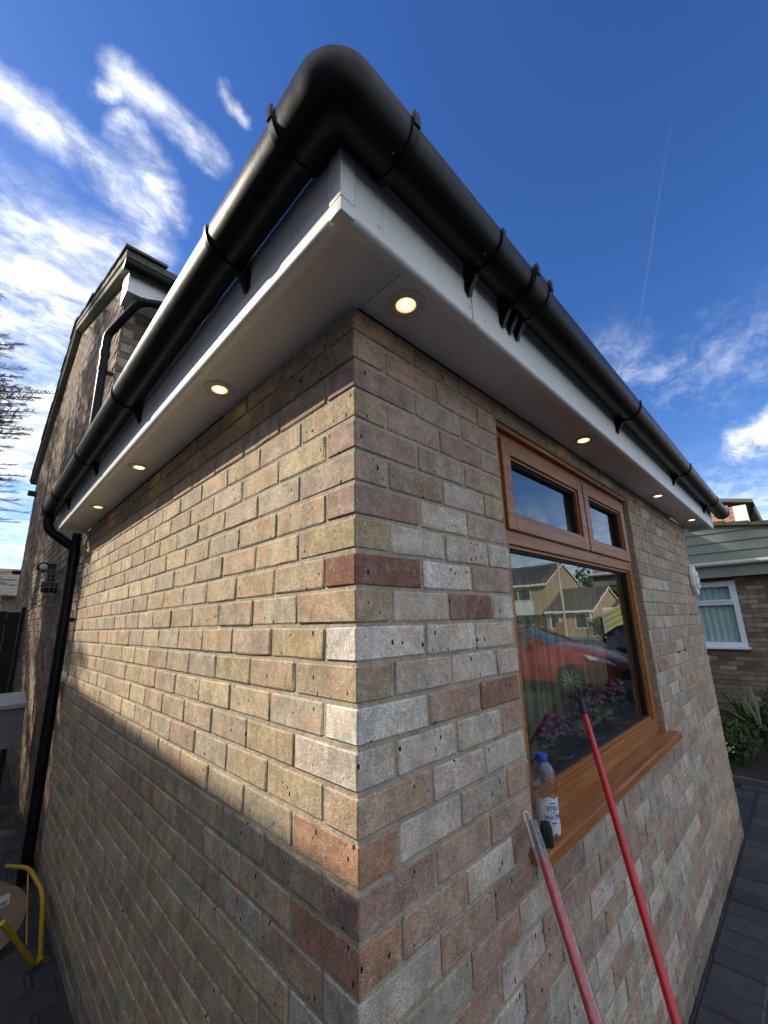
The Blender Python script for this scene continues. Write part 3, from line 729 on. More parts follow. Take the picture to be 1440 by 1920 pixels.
def flowerpot(x, y, h, w, lab):
    t = thing('potted_plant', (x, y, -.585), lab, 'potted plant', 'pink flowering plants on the inner window board')
    G().lathe([(.038, 0), (.052, .085), (.056, .086), (.056, .095), (.048, .095), (.046, .08)], (x, y, -.583), 20).build('pot', POT, t, smooth=True)
    f = G(); l = G()
    for i in range(260):
        a = prn.uniform(0, 6.28); rr = w*math.sqrt(prn.random()); q = Vector((x+rr*math.cos(a), y+rr*math.sin(a)*.32, -.50+h*(.35+.65*prn.random()*(1-.5*(rr/w)**2))))
        d = Vector((prn.uniform(-1, 1), prn.uniform(-1, .2), prn.uniform(-.3, 1))).normalized(); u = d.cross(Vector((.3, .2, 1))).normalized(); v = d.cross(u); s = prn.uniform(.010, .018)
        tgt = f if q.z > -.50+h*.5 else l
        tgt.poly([q-u*s, q-v*s*.6, q+u*s, q+v*s*.6])
    f.build('flowers', FL, t, recalc=False); l.build('leaves', LEAF, t, recalc=False)
flowerpot(1.10, .128, .16, .13, 'pink flowering pot plant behind the glass, nearest the water bottle')
flowerpot(1.42, .128, .23, .16, 'tallest pink flowering pot plant behind the glass, behind the handle of the red pole')
flowerpot(1.80, .128, .21, .13, 'pink flowering pot plant behind the glass by the far window jamb')
# lace edging sewn to the hem
g = G()
LACE = mat('white_lace', (.62, .62, .60), .7)
for i in range(n):
    p, q = pts[i], pts[i+1]; g.tube([(p[0], p[1]-.001, p[2]), (q[0], q[1]-.001, q[2])], .0013, 5, caps=False)
    if i % 3 == 0: g.tube([(p[0], p[1]-.001, p[2]), (p[0]+.012, p[1]-.001, p[2]+.02)], .0009, 4, caps=False); g.tube([(p[0]+.012, p[1]-.001, p[2]+.02), (q[0]+.012, q[1]-.001, q[2])], .0009, 4, caps=False)
lace = g.build('lace_hem', LACE, cur)
lace['kind'] = 'stuff'
# ------------------------------------------------------------------ things on the sill and leaning poles
bx, by, bz = .688, -.012, SZ+.0012
bt = thing('water_bottle', (bx, by, bz), 'clear plastic still water bottle with blue cap standing on the oak sill', 'bottle')
bprof = [(.006, .004), (.026, .0), (.0315, .006), (.0325, .018), (.0315, .030), (.0325, .040), (.0325, .095), (.0312, .103), (.0292, .110), (.0300, .116), (.0325, .124), (.0338, .136), (.0336, .150), (.0305, .165), (.0240, .179), (.0165, .188), (.0130, .192), (.0128, .200)]
G().lathe(bprof, (bx, by, bz), 32).build('bottle_body', CLEAR, bt, smooth=True)
G().lathe([(.0128, .189), (.0160, .189), (.0162, .206), (.0150, .2085), (.00001, .2085)], (bx, by, bz), 24).build('cap', mat('blue_cap', (.012, .06, .42), .35), bt, smooth=True)
g = G(); n = 40; LR = .0331
aw = math.atan2(CAM.y-by, CAM.x-bx)
A0, A1 = aw-1.15, aw+1.25
for i in range(n):
    a, b = A0+(A1-A0)*i/n, A0+(A1-A0)*(i+1)/n
    g.poly([(bx+LR*math.cos(a), by+LR*math.sin(a), bz+.016+.004*math.sin(i*.5)), (bx+LR*math.cos(b), by+LR*math.sin(b), bz+.016+.004*math.sin((i+1)*.5)), (bx+LR*math.cos(b), by+LR*math.sin(b), bz+.104+.003*math.sin((i+1)*.35)), (bx+LR*math.cos(a), by+LR*math.sin(a), bz+.104+.003*math.sin(i*.35))])
lab = g.build('label', mat('bottle_label', (.55, .60, .64), .45, var=.15, vscale=90), bt, smooth=True, recalc=False)
def wrap_text(txt, size, zc, ac, m, rr):
    cu = bpy.data.curves.new('t', 'FONT'); cu.body = txt; cu.size = size; cu.align_x = 'CENTER'; cu.align_y = 'CENTER'; cu.offset = size*.02
    to = bpy.data.objects.new('t', cu); col.objects.link(to); dg = bpy.context.evaluated_depsgraph_get()
    me = bpy.data.meshes.new_from_object(to.evaluated_get(dg)); bpy.data.objects.remove(to)
    for v in me.vertices:
        a = ac+v.co.x/rr; v.co = Vector((bx+rr*math.cos(a), by+rr*math.sin(a), zc+v.co.y))
    me.materials.clear(); me.materials.append(m); o = bpy.data.objects.new('lettering', me); col.objects.link(o); setp(o, lab); return o
NAVY = mat('navy_print', (.02, .05, .22), .5)
tac = aw+.52
wrap_text('STILL', .0150, bz+.079, tac, NAVY, LR+.0004); wrap_text('WATER', .0150, bz+.057, tac, NAVY, LR+.0004)
g = G()
for (za, zb, w_) in ((.090, .0925, .5), (.0675, .0690, .42), (.042, .045, .45)):
    for i in range(6):
        a, b = tac-w_/2+w_*i/6, tac-w_/2+w_*(i+1)/6; r_ = LR+.0004
        g.poly([(bx+r_*math.cos(a), by+r_*math.sin(a), bz+za), (bx+r_*math.cos(b), by+r_*math.sin(b), bz+za), (bx+r_*math.cos(b), by+r_*math.sin(b), bz+zb), (bx+r_*math.cos(a), by+r_*math.sin(a), bz+zb)])
o = g.build('print', NAVY, None, recalc=False); setp(o, lab)

bk = thing('tool_holder', (.625, -.030, SZ), 'small matt black plastic holder on the sill between bottle and clear sleeved pole', 'holder')
g = G(); g.lathe([(.0135, 0), (.0140, .030), (.0125, .046), (.0085, .056)], (.637, -.032, SZ+.001), 18); g.build('holder_body', mat('matt_black', (.008, .008, .008), .6), bk, smooth=True)
g = G(); g.prism([(.617, -.036, SZ+.001), (.631, -.036, SZ+.001), (.640, -.036, SZ+.052), (.625, -.036, SZ+.062), (.612, -.036, SZ+.050)], (0, .012, 0)); g.build('blade', MATS['matt_black'], bk, bevel=.001)

def pole(name, A, B, lab):
    A = Vector(A); B = Vector(B); d = (B-A).normalized()
    t = thing(name, B, lab, 'pole'); return t, A, B, d
t, A, B, d = pole('telescopic_pole', (1.135, .043, -.256), (.065, -.62, GZ), 'bare red telescopic pole with black hanging loop leaning on the window pane')
A = Vector((1.135, .043, -.256)); M2 = Vector((.655, -.27, -.835)); d = (M2-A).normalized(); L = (GZ-A.z)/d.z; B = A+d*L; t.location = B
G().tube([A+d*.085, A+d*.9], .0105, 20).build('tube', REDP, t, smooth=True)
G().tube([A+d*.86, B], .0125, 20).build('outer_tube', REDP, t, smooth=True)
G().tube([A+d*.112, A+d*.104, A+d*.062, A+d*.054, A+d*.046], [.0132, .0136, .0122, .0105, .007], 18).build('grip', mat('black_grip', (.012, .012, .014), .45), t, smooth=True)
sd_ = d.cross(Vector((0, 0, 1))).normalized(); lp = []
sd_ = (rt - d*rt.dot(d)).normalized()
for i in range(15):
    a = 2*math.pi*i/14; lp.append(A+d*(.028-.026*math.cos(a))+sd_*(.0115*math.sin(a)))
G().tube(lp, .0042, 8, caps=False).build('hanging_loop', MATS['black_grip'], t, smooth=True)
A = Vector((.566, -.026, -.505)); M2 = Vector((.365, -.235, -.745)); d = (M2-A).normalized(); L = (GZ-A.z)/d.z; B = A+d*L
t, _, _, _ = pole('sleeved_pole', A, B, 'red pole in clear plastic sleeve with wire hook, leaning on bricks beside the sill')
G().tube([A+d*.085, B], .0105, 20).build('tube', REDP, t, smooth=True)
G().tube([A+d*.004, A+d*.06, B-d*.1], .0160, 22, caps=False).build('sleeve', CLEAR, t, smooth=True)
G().tube([A+d*.0, A+d*.085], [.005, .006], 16).build('end_plug', mat('smoky_plug', (.20, .18, .24), .25), t, smooth=True)
sd_ = (rt-d*rt.dot(d)).normalized(); o_ = A+d*.01-sd_*.006
hk = [o_+d*.05-sd_*.007, o_-d*.020-sd_*.007]+[o_-d*(.026+.007*math.sin(a))+sd_*(-.007*math.cos(a)) for a in [math.pi*i/8 for i in range(9)]]+[o_-d*.020+sd_*.007, o_+d*.05+sd_*.007]
G().tube(hk, .0013, 7).build('hook', mat('bright_wire', (.75, .74, .70), .25, metal=.9), t, smooth=True)

# white octagonal plaque on the front wall
pq = thing('wall_plaque', (3.62, -.004, .275), 'small white octagonal fitting on the far end of the front brick wall', 'wall fitting')
def octo(r, y0, y1): return [(3.62+r*math.cos(R(22.5+45*i)), y0, .275+r*1.25*math.sin(R(22.5+45*i))) for i in range(8)], (0, y1-y0, 0)
g = G(); g.prism(*octo(.10, -.004, -.030)); g.build('backplate', WHITE, pq, bevel=.003)
g = G(); g.prism(*octo(.06, -.0305, -.045)); g.build('cover', WHITE, pq, bevel=.003)
g = G(); g.box(3.60, 3.64, -.047, -.0455, .30, .31); g.box(3.60, 3.64, -.047, -.0455, .24, .25); g.build('slot', GASKET, pq)
# old fixing holes: tiny dark plugs
PLUGS = ((2.697, -.227), (2.88, -.225), (3.323, .003), (3.5, .004))
for (x_, z_) in PLUGS: box('fixing_hole', DARK, ext, x_-.012, x_+.012, -.006, .004, z_-.004, z_+.004)

# ------------------------------------------------------------------ main house behind
mh = thing('main_house', (3.5, 3.2, GZ), 'two storey brown brick gable house rising behind the extension on the left', 'house')
HX, HY, HR, HB = .03, 3.2, 6.35, 10.3; EZ, RZ = 3.12, 4.40
g = G(); g.prism([(HX+.006, HY+.006, GZ-.05), (HX+.006, HB, GZ-.05), (HX+.006, HB, EZ), (HX+.006, HR, RZ), (HX+.006, HY+.006, EZ)], (7.5, 0, 0))
hw = g.build('wall', MORTAR, mh)
hb = G(); r7 = random.Random(21)
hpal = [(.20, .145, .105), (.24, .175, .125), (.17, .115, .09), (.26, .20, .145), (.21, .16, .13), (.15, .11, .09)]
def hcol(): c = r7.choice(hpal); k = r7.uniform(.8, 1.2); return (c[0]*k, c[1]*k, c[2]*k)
for k in range(-21, 59):
    z0 = k*.075+.005; z1 = z0+.065
    def top_at(y): return EZ+(RZ-EZ)*(y-HY)/(HR-HY) if y < HR else EZ+(RZ-EZ)*(HB-y)/(HB-HR)
    a = HY+(.103 if k % 2 else .0)
    while a < HB-.03:
        b = min(a+.215, HB)
        if min(top_at(a), top_at(b)) > z1+.01:
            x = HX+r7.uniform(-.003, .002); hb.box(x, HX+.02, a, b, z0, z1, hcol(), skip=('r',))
        a = b+.010
    if k >= 8 and z1 < EZ+.02:
        a = HX+(.0 if k % 2 else .103)
        while a < 2.6:
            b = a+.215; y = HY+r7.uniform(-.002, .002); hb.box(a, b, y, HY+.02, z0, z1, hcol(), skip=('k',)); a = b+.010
hb.build('brick', BRICK_ATT, mh, attr=True, kind='stuff', recalc=False)
TILE = mat('concrete_tiles', (.11, .10, .09), .9, var=.25, vscale=6, bump=.003, bscale=60)
MORT2 = mat('verge_mortar', (.20, .185, .155), .95, var=.3, vscale=14, bump=.004, bscale=50)
g = G()
def slope(y0, z0, y1, z1, t): return [(y0, z0), (y1, z1), (y1, z1+t), (y0, z0+t)]
g.prism([(-.055, HY-.35, EZ-.06), (-.055, HR, RZ+.075), (-.055, HR, RZ+.14), (-.055, HY-.35, EZ+.005)], (7.7, 0, 0)); g.prism([(-.055, HR, RZ+.075), (-.055, HB+.3, EZ-.04), (-.055, HB+.3, EZ+.025), (-.055, HR, RZ+.14)], (7.7, 0, 0)); g.build('roof', TILE, mh)
g = G(); rr_ = random.Random(5)
def tiles(ya, za, yb, zb, n):
    for i in range(n):
        t0, t1 = i/n, (i+1.06)/n; y0, z0_, y1, z1_ = ya+(yb-ya)*t0, za+(zb-za)*t0, ya+(yb-ya)*t1, za+(zb-za)*t1; j = rr_.uniform(-.006, .006)
        g.prism([(-.075+j, y0, z0_+.03), (-.075+j, y1, z1_+.012), (-.075+j, y1, z1_+.03), (-.075+j, y0, z0_+.052)], (.33, 0, 0))
tiles(HY-.38, EZ-.02, HR, RZ+.12, 12); tiles(HB+.32, EZ-.02, HR, RZ+.12, 12); g.build('verge_tiles', TILE, mh)
g = G()
g.prism([(-.045, HY-.32, EZ-.13), (-.045, HR, RZ+.005), (-.045, HR, RZ+.072), (-.045, HY-.32, EZ-.063)], (.075, 0, 0)); g.prism([(-.045, HR, RZ+.005), (-.045, HB+.1, EZ-.03), (-.045, HB+.1, EZ+.035), (-.045, HR, RZ+.072)], (.075, 0, 0))
g.build('verge_undercloak', MORT2, mh)
# boxed eaves of the main house
g = G(); g.box(.0, 2.6, HY-.24, HY-.222, EZ-.30, EZ-.09); g.build('fascia_board', WHITE, mh)
g = G(); g.box(.0, .02, HY-.2215, HY-.001, EZ-.30, EZ-.05); g.build('end_box', WHITE, mh)
g = G(); g.box(.0205, 2.6, HY-.2215, HY-.001, EZ-.296, EZ-.285); sf = g.build('soffit', SOFFIT, mh)
g = G()
for i in range(16): g.box(.06+i*.017, .068+i*.017, HY-.20, HY-.165, EZ-.2985, EZ-.2962)
g.build('vent_slots', DARK, sf)
g = G(); yy = HY-.30; zz = EZ-.09
g.sweep(half(.056, .053, top=.014), [((-.05, yy, zz), Y, Z), ((2.6, yy, zz), Y, Z)]); g.prism([(-.055, yy+.057*math.cos(math.pi+math.pi*i/12), zz+.057*math.sin(math.pi+math.pi*i/12)) for i in range(13)]+[(-.055, yy+.057, zz+.016), (-.055, yy-.057, zz+.016)], (.006, 0, 0))
g.build('gutter', BLACK, mh, smooth=True)
g = G(); g.tube(bend([(.36, yy, zz-.03), (.36, yy, zz-.20), (.10, yy+.05, zz-.27), (-.055, 3.19, zz-.55), (-.055, 3.20, zz-.64), (-.055, 3.20, .3)], .07), .033, 18); g.build('downpipe', BLACK, mh, smooth=True)
g = G(); g.tube([(.145, yy+.040, zz-.258), (.075, yy+.062, zz-.277)], .038, 18); g.build('pipe_collar', BLACK, mh, smooth=True)
G().tube([(-.055, 3.20, zz-.70), (-.055, 3.20, zz-.76)], .0375, 18).build('pipe_collar', BLACK, mh, smooth=True)
for z_ in (2.15, .08): g = G(); g.box(-.055, HX-.001, 3.218, 3.24, z_-.014, z_+.014); g.tube([(-.055, 3.20, z_-.014), (-.055, 3.20, z_+.014)], .037, 16); g.build('pipe_clip', BLACK, mh, smooth=False)
g = G(); g.tube([(-.055, 3.20, .53), (-.055, 3.20, GZ+.03)], .034, 20); g.build('downpipe', BLACK, mh, smooth=True)
G().tube([(-.055, 3.20, .60), (-.055, 3.20, .49)], .0395, 20).build('pipe_collar', BLACK, mh, smooth=True)
G().tube([(-.055, 3.20, GZ+.10), (-.055, 3.20, GZ)], .042, 20).build('pipe_collar', BLACK, mh, smooth=True)
# small things on the gable
g = G(); g.box(-.10, HX-.006, 9.75, 9.85, 2.63, 2.72); g.build('beam_end', mat('dark_timber', (.03, .025, .02), .8), mh)
g = G(); g.box(-.10, HX-.006, 10.1, 10.2, 1.10, 1.17); g.build('beam_end', MATS['dark_timber'], mh)
lp_ = thing('security_light', (-.02, 5.0, .62), 'small round black bulkhead light above the wire flue guard', 'wall light')
G().lathe([(.055, 0), (.055, .035), (.045, .05)], (-.075, 4.98, .66), 18, (0, -1, 0)).build('housing', MATS['matt_black'], lp_, smooth=True)
G().lathe([(.035, .0505), (.03, .062), (.00001, .066)], (-.075, 4.98, .66), 16, (0, -1, 0)).build('lens', mat('frosted_lens', (.5, .5, .5), .3), lp_, smooth=True)
g = G(); g.box(-.03, HX-.004, 4.93, 5.01, .52, .70); g.build('mount', MATS['matt_black'], lp_)
cg = thing('flue_guard', (HX, 4.7, .3), 'grey wire cage guarding the boiler flue on the gable wall', 'wire guard')
WIRE = mat('grey_wire', (.16, .16, .16), .5, metal=.4)
g = G(); X0, X1, Y0, Y1, Z0, Z1 = -.13, HX-.004, 4.42, 4.80, .24, .58
for i in range(5):
    z = Z0+(Z1-Z0)*i/4; g.tube([(X1, Y0, z), (X0, Y0, z), (X0, Y1, z), (X1, Y1, z)], .004, 6)
for i in range(5):
    x = X0+(X1-X0)*i/4; g.tube([(x, Y0, Z0), (x, Y0, Z1), (x, Y1, Z1)], .003, 6)
for i in range(6):
    y = Y0+(Y1-Y0)*i/5; g.tube([(X0, y, Z0), (X0, y, Z1)], .003, 6)
g.build('cage', WIRE, cg)
g = G(); g.lathe([(.05, 0), (.05, .12), (.04, .12), (.04, .02)], (HX-.003, 4.6, .42), 18, (-1, 0, 0)); g.build('flue', MATS['matt_black'], cg, smooth=True)
g = G(); g.tube([(-.035, 4.95, .52), (-.04, 5.3, .50), (-.05, 5.9, .46), (-.04, 6.8, .40), (-.06, 7.5, .36)], .008, 6); c_ = g.build('cable', mat('pale_cable', (.4, .38, .34), .5)); tag(c_, 'loose pale cable sagging along the gable wall below the light', 'cable')
mb = thing('meter_box', (-.25, 4.6, -1.0), 'grey plastic meter box with sloping lid fixed low on the gable wall', 'meter box')
g = G(); g.box(-.60, -.072, 4.5, 4.85, -.99, -.66); g.build('box_body', GREYPL, mb, bevel=.008)
g = G(); g.prism([(-.61, 4.47, -.66), (-.61, 4.87, -.66), (-.61, 4.87, -.56), (-.61, 4.47, -.62)], (.545, 0, 0)); g.build('lid', mat('pale_lid', (.32, .33, .33), .5), mb, bevel=.006)
g = G(); g.tube([(-.16, 4.6, -.99), (-.16, 4.6, GZ)], .018, 10); g.tube([(-.28, 4.68, -.99), (-.28, 4.68, GZ)], .022, 10); g.build('pipe', MATS['matt_black'], mb, smooth=True)

# gate across the alley
gt = thing('alley_gate', (-1.2, 7.7, GZ), 'dark stained close boarded gate closing the alley beyond the meter box', 'gate')
GM = mat('black_stain', (.012, .011, .011), .8, bump=.002, bscale=60)
for i in range(16):
    x = -2.45+i*.152; box('board', GM, gt, x, x+.148, 7.66, 7.68, GZ+.03, .30-.01*(i % 2))
box('rail', GM, gt, -2.45, -.02, 7.6805, 7.72, .12, .20); box('rail', GM, gt, -2.45, -.02, 7.6805, 7.72, -1.2, -1.12)
box('post', GM, gt, -.015, .024, 7.62, 7.74, GZ, .36)

# cardboard cable reel
rl = thing('cable_reel', (-.33, 2.52, GZ), 'cardboard cable reel standing on edge beside the downpipe foot', 'reel')
ax = Vector((.22, -.86, .10)).normalized(); c1 = Vector((-.275, 2.50, -1.375)); RR = .138
G().lathe([(RR, -.003), (RR, .003)], c1+ax*.075, 40, ax).build('flange', CARD, rl)
G().lathe([(RR, -.003), (RR, .003)], c1-ax*.075, 40, ax).build('flange', CARD, rl)
G().lathe([(.065, -.0715), (.065, .0715)], c1, 28, ax).build('hub', CARD, rl, smooth=True)
G().lathe([(.034, 0), (.034, .0012)], c1+ax*.0782, 24, ax).build('centre_hole', mat('shiny_core', (.05, .05, .05), .2, metal=.5), rl)
u_ = ax.cross(Vector((0, 0, 1))).normalized(); v_ = u_.cross(ax).normalized()
if v_.z < 0: v_ = -v_
if u_.x < 0: u_ = -u_
o_ = c1+ax*.0784
def lab_quad(g, a0, a1, b0, b1, h=0.0): g.poly([o_+ax*h+u_*a0+v_*b0, o_+ax*h+u_*a1+v_*b0, o_+ax*h+u_*a1+v_*b1, o_+ax*h+u_*a0+v_*b1])
g = G(); lab_quad(g, -.05, .062, .045, .095); lb = g.build('label', mat('label_paper', (.6, .6, .6), .8), rl, recalc=False)
g = G(); xx = -.045
while xx < .055:
    w_ = rnd.choice((.0015, .003, .004)); lab_quad(g, xx, xx+w_, .05, .068, .0004); xx += w_+rnd.choice((.002, .003))
lab_quad(g, -.045, .0, .075, .079, .0004); lab_quad(g, -.045, .02, .083, .087, .0004)
g.build('print', MATS['matt_black'], lb, recalc=False)
# yellow frame
yf = thing('yellow_trestle', (-.16, 2.3, GZ), 'yellow tubular folding trestle lying against the wall beside the reel', 'trestle')
G().tube(bend([(-.19, 2.86, -1.30), (-.115, 2.62, -1.255), (-.082, 2.33, -1.275), (-.064, 2.285, -1.536)], .07), .0105, 12).build('leg', YEL, yf, smooth=True)
G().tube([(-.25, 2.10, -1.235), (-.09, 2.27, -1.536)], .0115, 12).build('leg', YEL, yf, smooth=True)
G().tube([(-.122, 2.58, -1.265), (-.112, 2.38, -1.50)], .0035, 8).build('stay', YEL, yf, smooth=True)
G().tube([(-.079, 2.27, -1.537), (-.055, 2.287, -1.537)], .011, 10).build('foot', YEL, yf, smooth=True)

# ------------------------------------------------------------------ west neighbour (casts the shade over the side wall)
wn = thing('garage', (-4.2, 1.6, GZ), 'pale rendered garage of the neighbour across the alley, left of the side wall', 'garage')
g = G(); g.prism([(-2.6, -4.0, GZ-.05), (-2.6, 7.0, GZ-.05), (-2.6, 7.0, 2.20), (-2.6, -4.0, 1.84)], (-3.2, 0, 0)); g.build('wall', mat('garage_render', (.50, .47, .42), .95, var=.25, vscale=18, bump=.002), wn)
g = G(); g.prism([(-2.5, -4.1, 1.86), (-2.5, 7.1, 2.24), (-2.5, 7.1, 2.32), (-2.5, -4.1, 1.94)], (-3.4, 0, 0)); g.build('roof', TILE, wn)

w2 = thing('sky_blocking_house', (-10, 2, GZ), 'unseen two storey house added behind the neighbour garage to block western sky light', 'house')  # unseen house added to cut the sky light reaching the alley
g = G(); g.prism([(-6.2, -5, GZ-.05), (-6.2, -5, 4.2), (-9.7, -5, 5.4), (-13.2, -5, 4.2), (-13.2, -5, GZ-.05)], (0, 13, 0)); g.build('wall', MATS['garage_render'], w2)
g = G(); g.prism([(-5.8, -5.2, 4.07), (-9.7, -5.2, 5.41), (-13.6, -5.2, 4.07), (-13.6, -5.2, 4.17), (-9.7, -5.2, 5.52), (-5.8, -5.2, 4.17)], (0, 13.4, 0)); g.build('roof', TILE, w2)

# ------------------------------------------------------------------ trees
BARK = mat('bark', (.09, .065, .045), .95, var=.3, vscale=20, bump=.004, bscale=40)
CON = mat('conifer_needles', (.040, .070, .026), .8, var=.45, vscale=6, spec=.2)
def conifer(name, base, H, rad, seed, lab, group=None, zmin=1.2, nb=130, aimed=(), spr=1.0):
    r = random.Random(seed); t = thing(name, base, lab, 'tree', group); bx_, by_, bz_ = base
    tr = [(bx_+.05*math.sin(z*1.3), by_, bz_+H*z/8) for z in range(9)]; G().tube(tr, [.16*(1-i/8.6) for i in range(9)], 10).build('trunk', BARK, t, smooth=True)
    g = G(); tw = G()
    def spray(p0, p1, wfac=1.0):
        p0, p1 = Vector(p0), Vector(p1); L = (p1-p0).length; d = (p1-p0)/L; sag = Vector((0, 0, -.05*L))
        mid = (p0+p1)/2-sag*1.2; pts = []
        for i in range(9):
            q = i/8; pts.append((1-q)**2*p0+2*q*(1-q)*(mid)+q*q*p1)
        tw.tube(pts, [.016*(1-.85*i/8)+.002 for i in range(9)], 5)
        n = int(L*40*spr)
        for i in range(n):
            q = .12+.88*(i+r.random())/n; p = (1-q)**2*p0+2*q*(1-q)*mid+q*q*p1
            ln = (.11+.32*(1-q)**.8)*wfac*r.uniform(.6, 1.25)
            an = r.uniform(-.3, .3)+(math.pi if r.random() < .5 else 0)
            sidev = d.cross(Vector((0, 0, 1))).normalized(); u = (sidev*math.cos(an)+Vector((0, 0, 1))*(math.sin(an)*.6+r.uniform(-.18, .28))).normalized()
            dr = (d*r.uniform(.9, 1.6)+u).normalized()
            # secondary twig carrying scale-like needles
            e = p+dr*ln; k = max(3, int(ln/.022)); sv = dr.cross(Vector((r.uniform(-.3, .3), r.uniform(-.3, .3), 1))).normalized()
            for j in range(k):
                s0 = p.lerp(e, j/k); s1 = p.lerp(e, (j+1.4)/k); w = .016+.018*(1-j/k)
                sg_ = 1 if j % 2 else -1; tip = s1+sv*sg_*w*r.uniform(1.0, 2.0)+dr*.012+Vector((0, 0, r.uniform(-.01, .012)))
                g.poly([s0-dr*.006, s0+dr*.010, tip]); g.poly([s0-sv*.004, s0+sv*.004, s1+sv*.003, s1-sv*.003])
    for i in range(nb):
        z = zmin+(H-zmin)*((i+r.random())/nb); f = 1-(z/H)**1.5; L = rad*f*r.uniform(.75, 1.1)+.12; a = r.uniform(0, 6.28)
        p0 = (bx_, by_, bz_+z); p1 = (bx_+L*math.cos(a), by_+L*math.sin(a), bz_+z+L*r.uniform(-.05, .3)); spray(p0, p1, min(1.6, .7+L*.3))
    for p0, p1, w in aimed: spray(p0, p1, w)
    tw.build('branches', BARK, t); g.build('foliage', CON, t, recalc=False)
def ray(x, y, dist):
    d = (fw+rt*((x-PX)/FPX)+up*(-(y-PY)/FPX)).normalized(); return CAM+d*dist
tips = [(46, 646, 8.2, .5), (36, 706, 8.0, .55), (95, 738, 8.0, .9), (60, 772, 7.9, 1.0), (62, 750, 8.2, .9), (58, 806, 8.0, .9), (22, 838, 7.8, .5), (30, 872, 8.0, .4), (46, 893, 7.9, .6), (40, 785, 8.3, .9), (30, 725, 8.4, .8), (55, 815, 8.3, .6), (20, 760, 8.0, 1.1), (25, 790, 8.0, 1.1)]
aim = []
TB = Vector((-3.5, 9.3, GZ))
for x_, y_, ds, w in [(a+dx, b+dy, c+dx*.02, w*.8) for a, b, c, w in tips for dx, dy in ((0, 0), (-20, 7))]:
    p1 = ray(x_, y_, ds); p0 = Vector((-2.6, TB.y+(p1.y-TB.y)*.3, p1.z-.25)); aim.append((p0, p1, w))
conifer('conifer_tree', tuple(TB), 9.8, 1.75, 2, 'dark cypress tree whose feathery branch tips reach into the left edge of the picture', 'cypress trees along the alley', aimed=aim, nb=230)
conifer('conifer_tree', (-3.4, 12.6, GZ), 10.0, 2.3, 5, 'cypress tree further along the alley behind the gate', 'cypress trees along the alley', nb=170, spr=.7)
conifer('conifer_tree', (-3.4, 16.4, GZ), 18.5, 4.2, 6, 'tallest cypress tree, added unseen past the left edge to shade the sage boards', 'cypress trees along the alley', nb=330, spr=.8)  # added out of view to keep sun off the eastern sage boards

BROAD = mat('broad_leaves', (.045, .075, .022), .75, var=.45, vscale=2.5, spec=.3)
def broadleaf(name, base, H, rad, seed, lab, n=2600, trunk=True, leafm=BROAD, leaf=.16, group=None, cat='tree'):
    r = random.Random(seed); t = thing(name, base, lab, cat, group); b = Vector(base)
    if trunk:
        g = G(); g.tube([b, b+Vector((.1, 0, H*.35)), b+Vector((0, .1, H*.7))], [.18, .13, .05], 8)
        for i in range(6):
            a = r.uniform(0, 6.28); g.tube([b+Vector((0, 0, H*.35)), b+Vector((rad*.6*math.cos(a), rad*.6*math.sin(a), H*r.uniform(.55, .8)))], [.07, .02], 6)
        g.build('trunk', BARK, t, smooth=True)
    g = G(); blobs = []
    for i in range(16):
        a = r.uniform(0, 6.28); q = r.random()**.5*rad*.75; blobs.append((b+Vector((q*math.cos(a), q*math.sin(a), H*r.uniform(.38 if trunk else .25, .82))), rad*r.uniform(.28, .5)))
    for i in range(n):
        c, rr = r.choice(blobs); d = Vector((r.gauss(0, 1), r.gauss(0, 1), r.gauss(0, 1))).normalized(); p = c+d*rr*(r.random()**.35)*r.uniform(.85, 1.12)
        nrm = (d+Vector((r.uniform(-.7, .7), r.uniform(-.7, .7), r.uniform(-.2, .9)))).normalized(); u = nrm.orthogonal().normalized(); v = nrm.cross(u); s = leaf*r.uniform(.5, 1.1)
        g.poly([p-u*s, p-v*s*.55, p+u*s, p+v*s*.55])
    g.build('foliage', leafm, t, recalc=False)
for i, (x_, y_, h_) in enumerate(((-2.2, 30, 4.6), (.2, 34, 5.4), (2.6, 33, 4.8), (-4.8, 32, 5.0))):
    broadleaf('garden_tree', (x_, y_, GZ), h_, 2.2, 40+i, ('bushy green tree far beyond the alley, leftmost of the row', 'tallest bushy green tree far beyond the alley gate', 'bushy green tree far beyond the alley, nearest the gable wall', 'low bushy tree far beyond the cypress trees')[i], n=1800, leaf=.2, group='trees beyond the alley gate')
# far tiled house and conservatory beyond the gate
fh = thing('far_house', (0, 24, GZ), 'distant grey tiled roof beyond the alley gate', 'house')
g = G(); g.box(-8, 6, 22, 28, GZ, 1.45); g.build('wall', mat('far_brick', (.24, .18, .14), .95, var=.2), fh)
g = G()
for i in range(9):
    y0, z0_ = 21.6+i*.4, 1.38+i*.16; g.prism([(-8.3, y0, z0_), (-8.3, y0+.44, z0_+.176), (-8.3, y0+.44, z0_+.22), (-8.3, y0, z0_+.05)], (14.5, 0, 0))
g.build('roof', TILE, fh)
cs = thing('conservatory', (-.8, 13.4, GZ), 'glazed lean-to roof with dark bars beyond the alley gate', 'conservatory')
g = G(); g.prism([(-3, 12.2, .62), (-3, 15.2, 1.12), (-3, 15.2, 1.135), (-3, 12.2, .635)], (2.9, 0, 0)); g.build('glazed_roof', mat('opal_sheet', (.6, .64, .68), .12, var=.05), cs)
g = G()
for i in range(7): x_ = -3+i*.48; g.prism([(x_, 12.19, .637), (x_, 15.2, 1.138), (x_, 15.2, 1.17), (x_, 12.19, .67)], (.035, 0, 0))
g.build('bars', MATS['matt_black'], cs)
g = G(); g.box(-3, -.1, 12.25, 15.2, GZ, .6); g.build('wall', WHITE, cs)

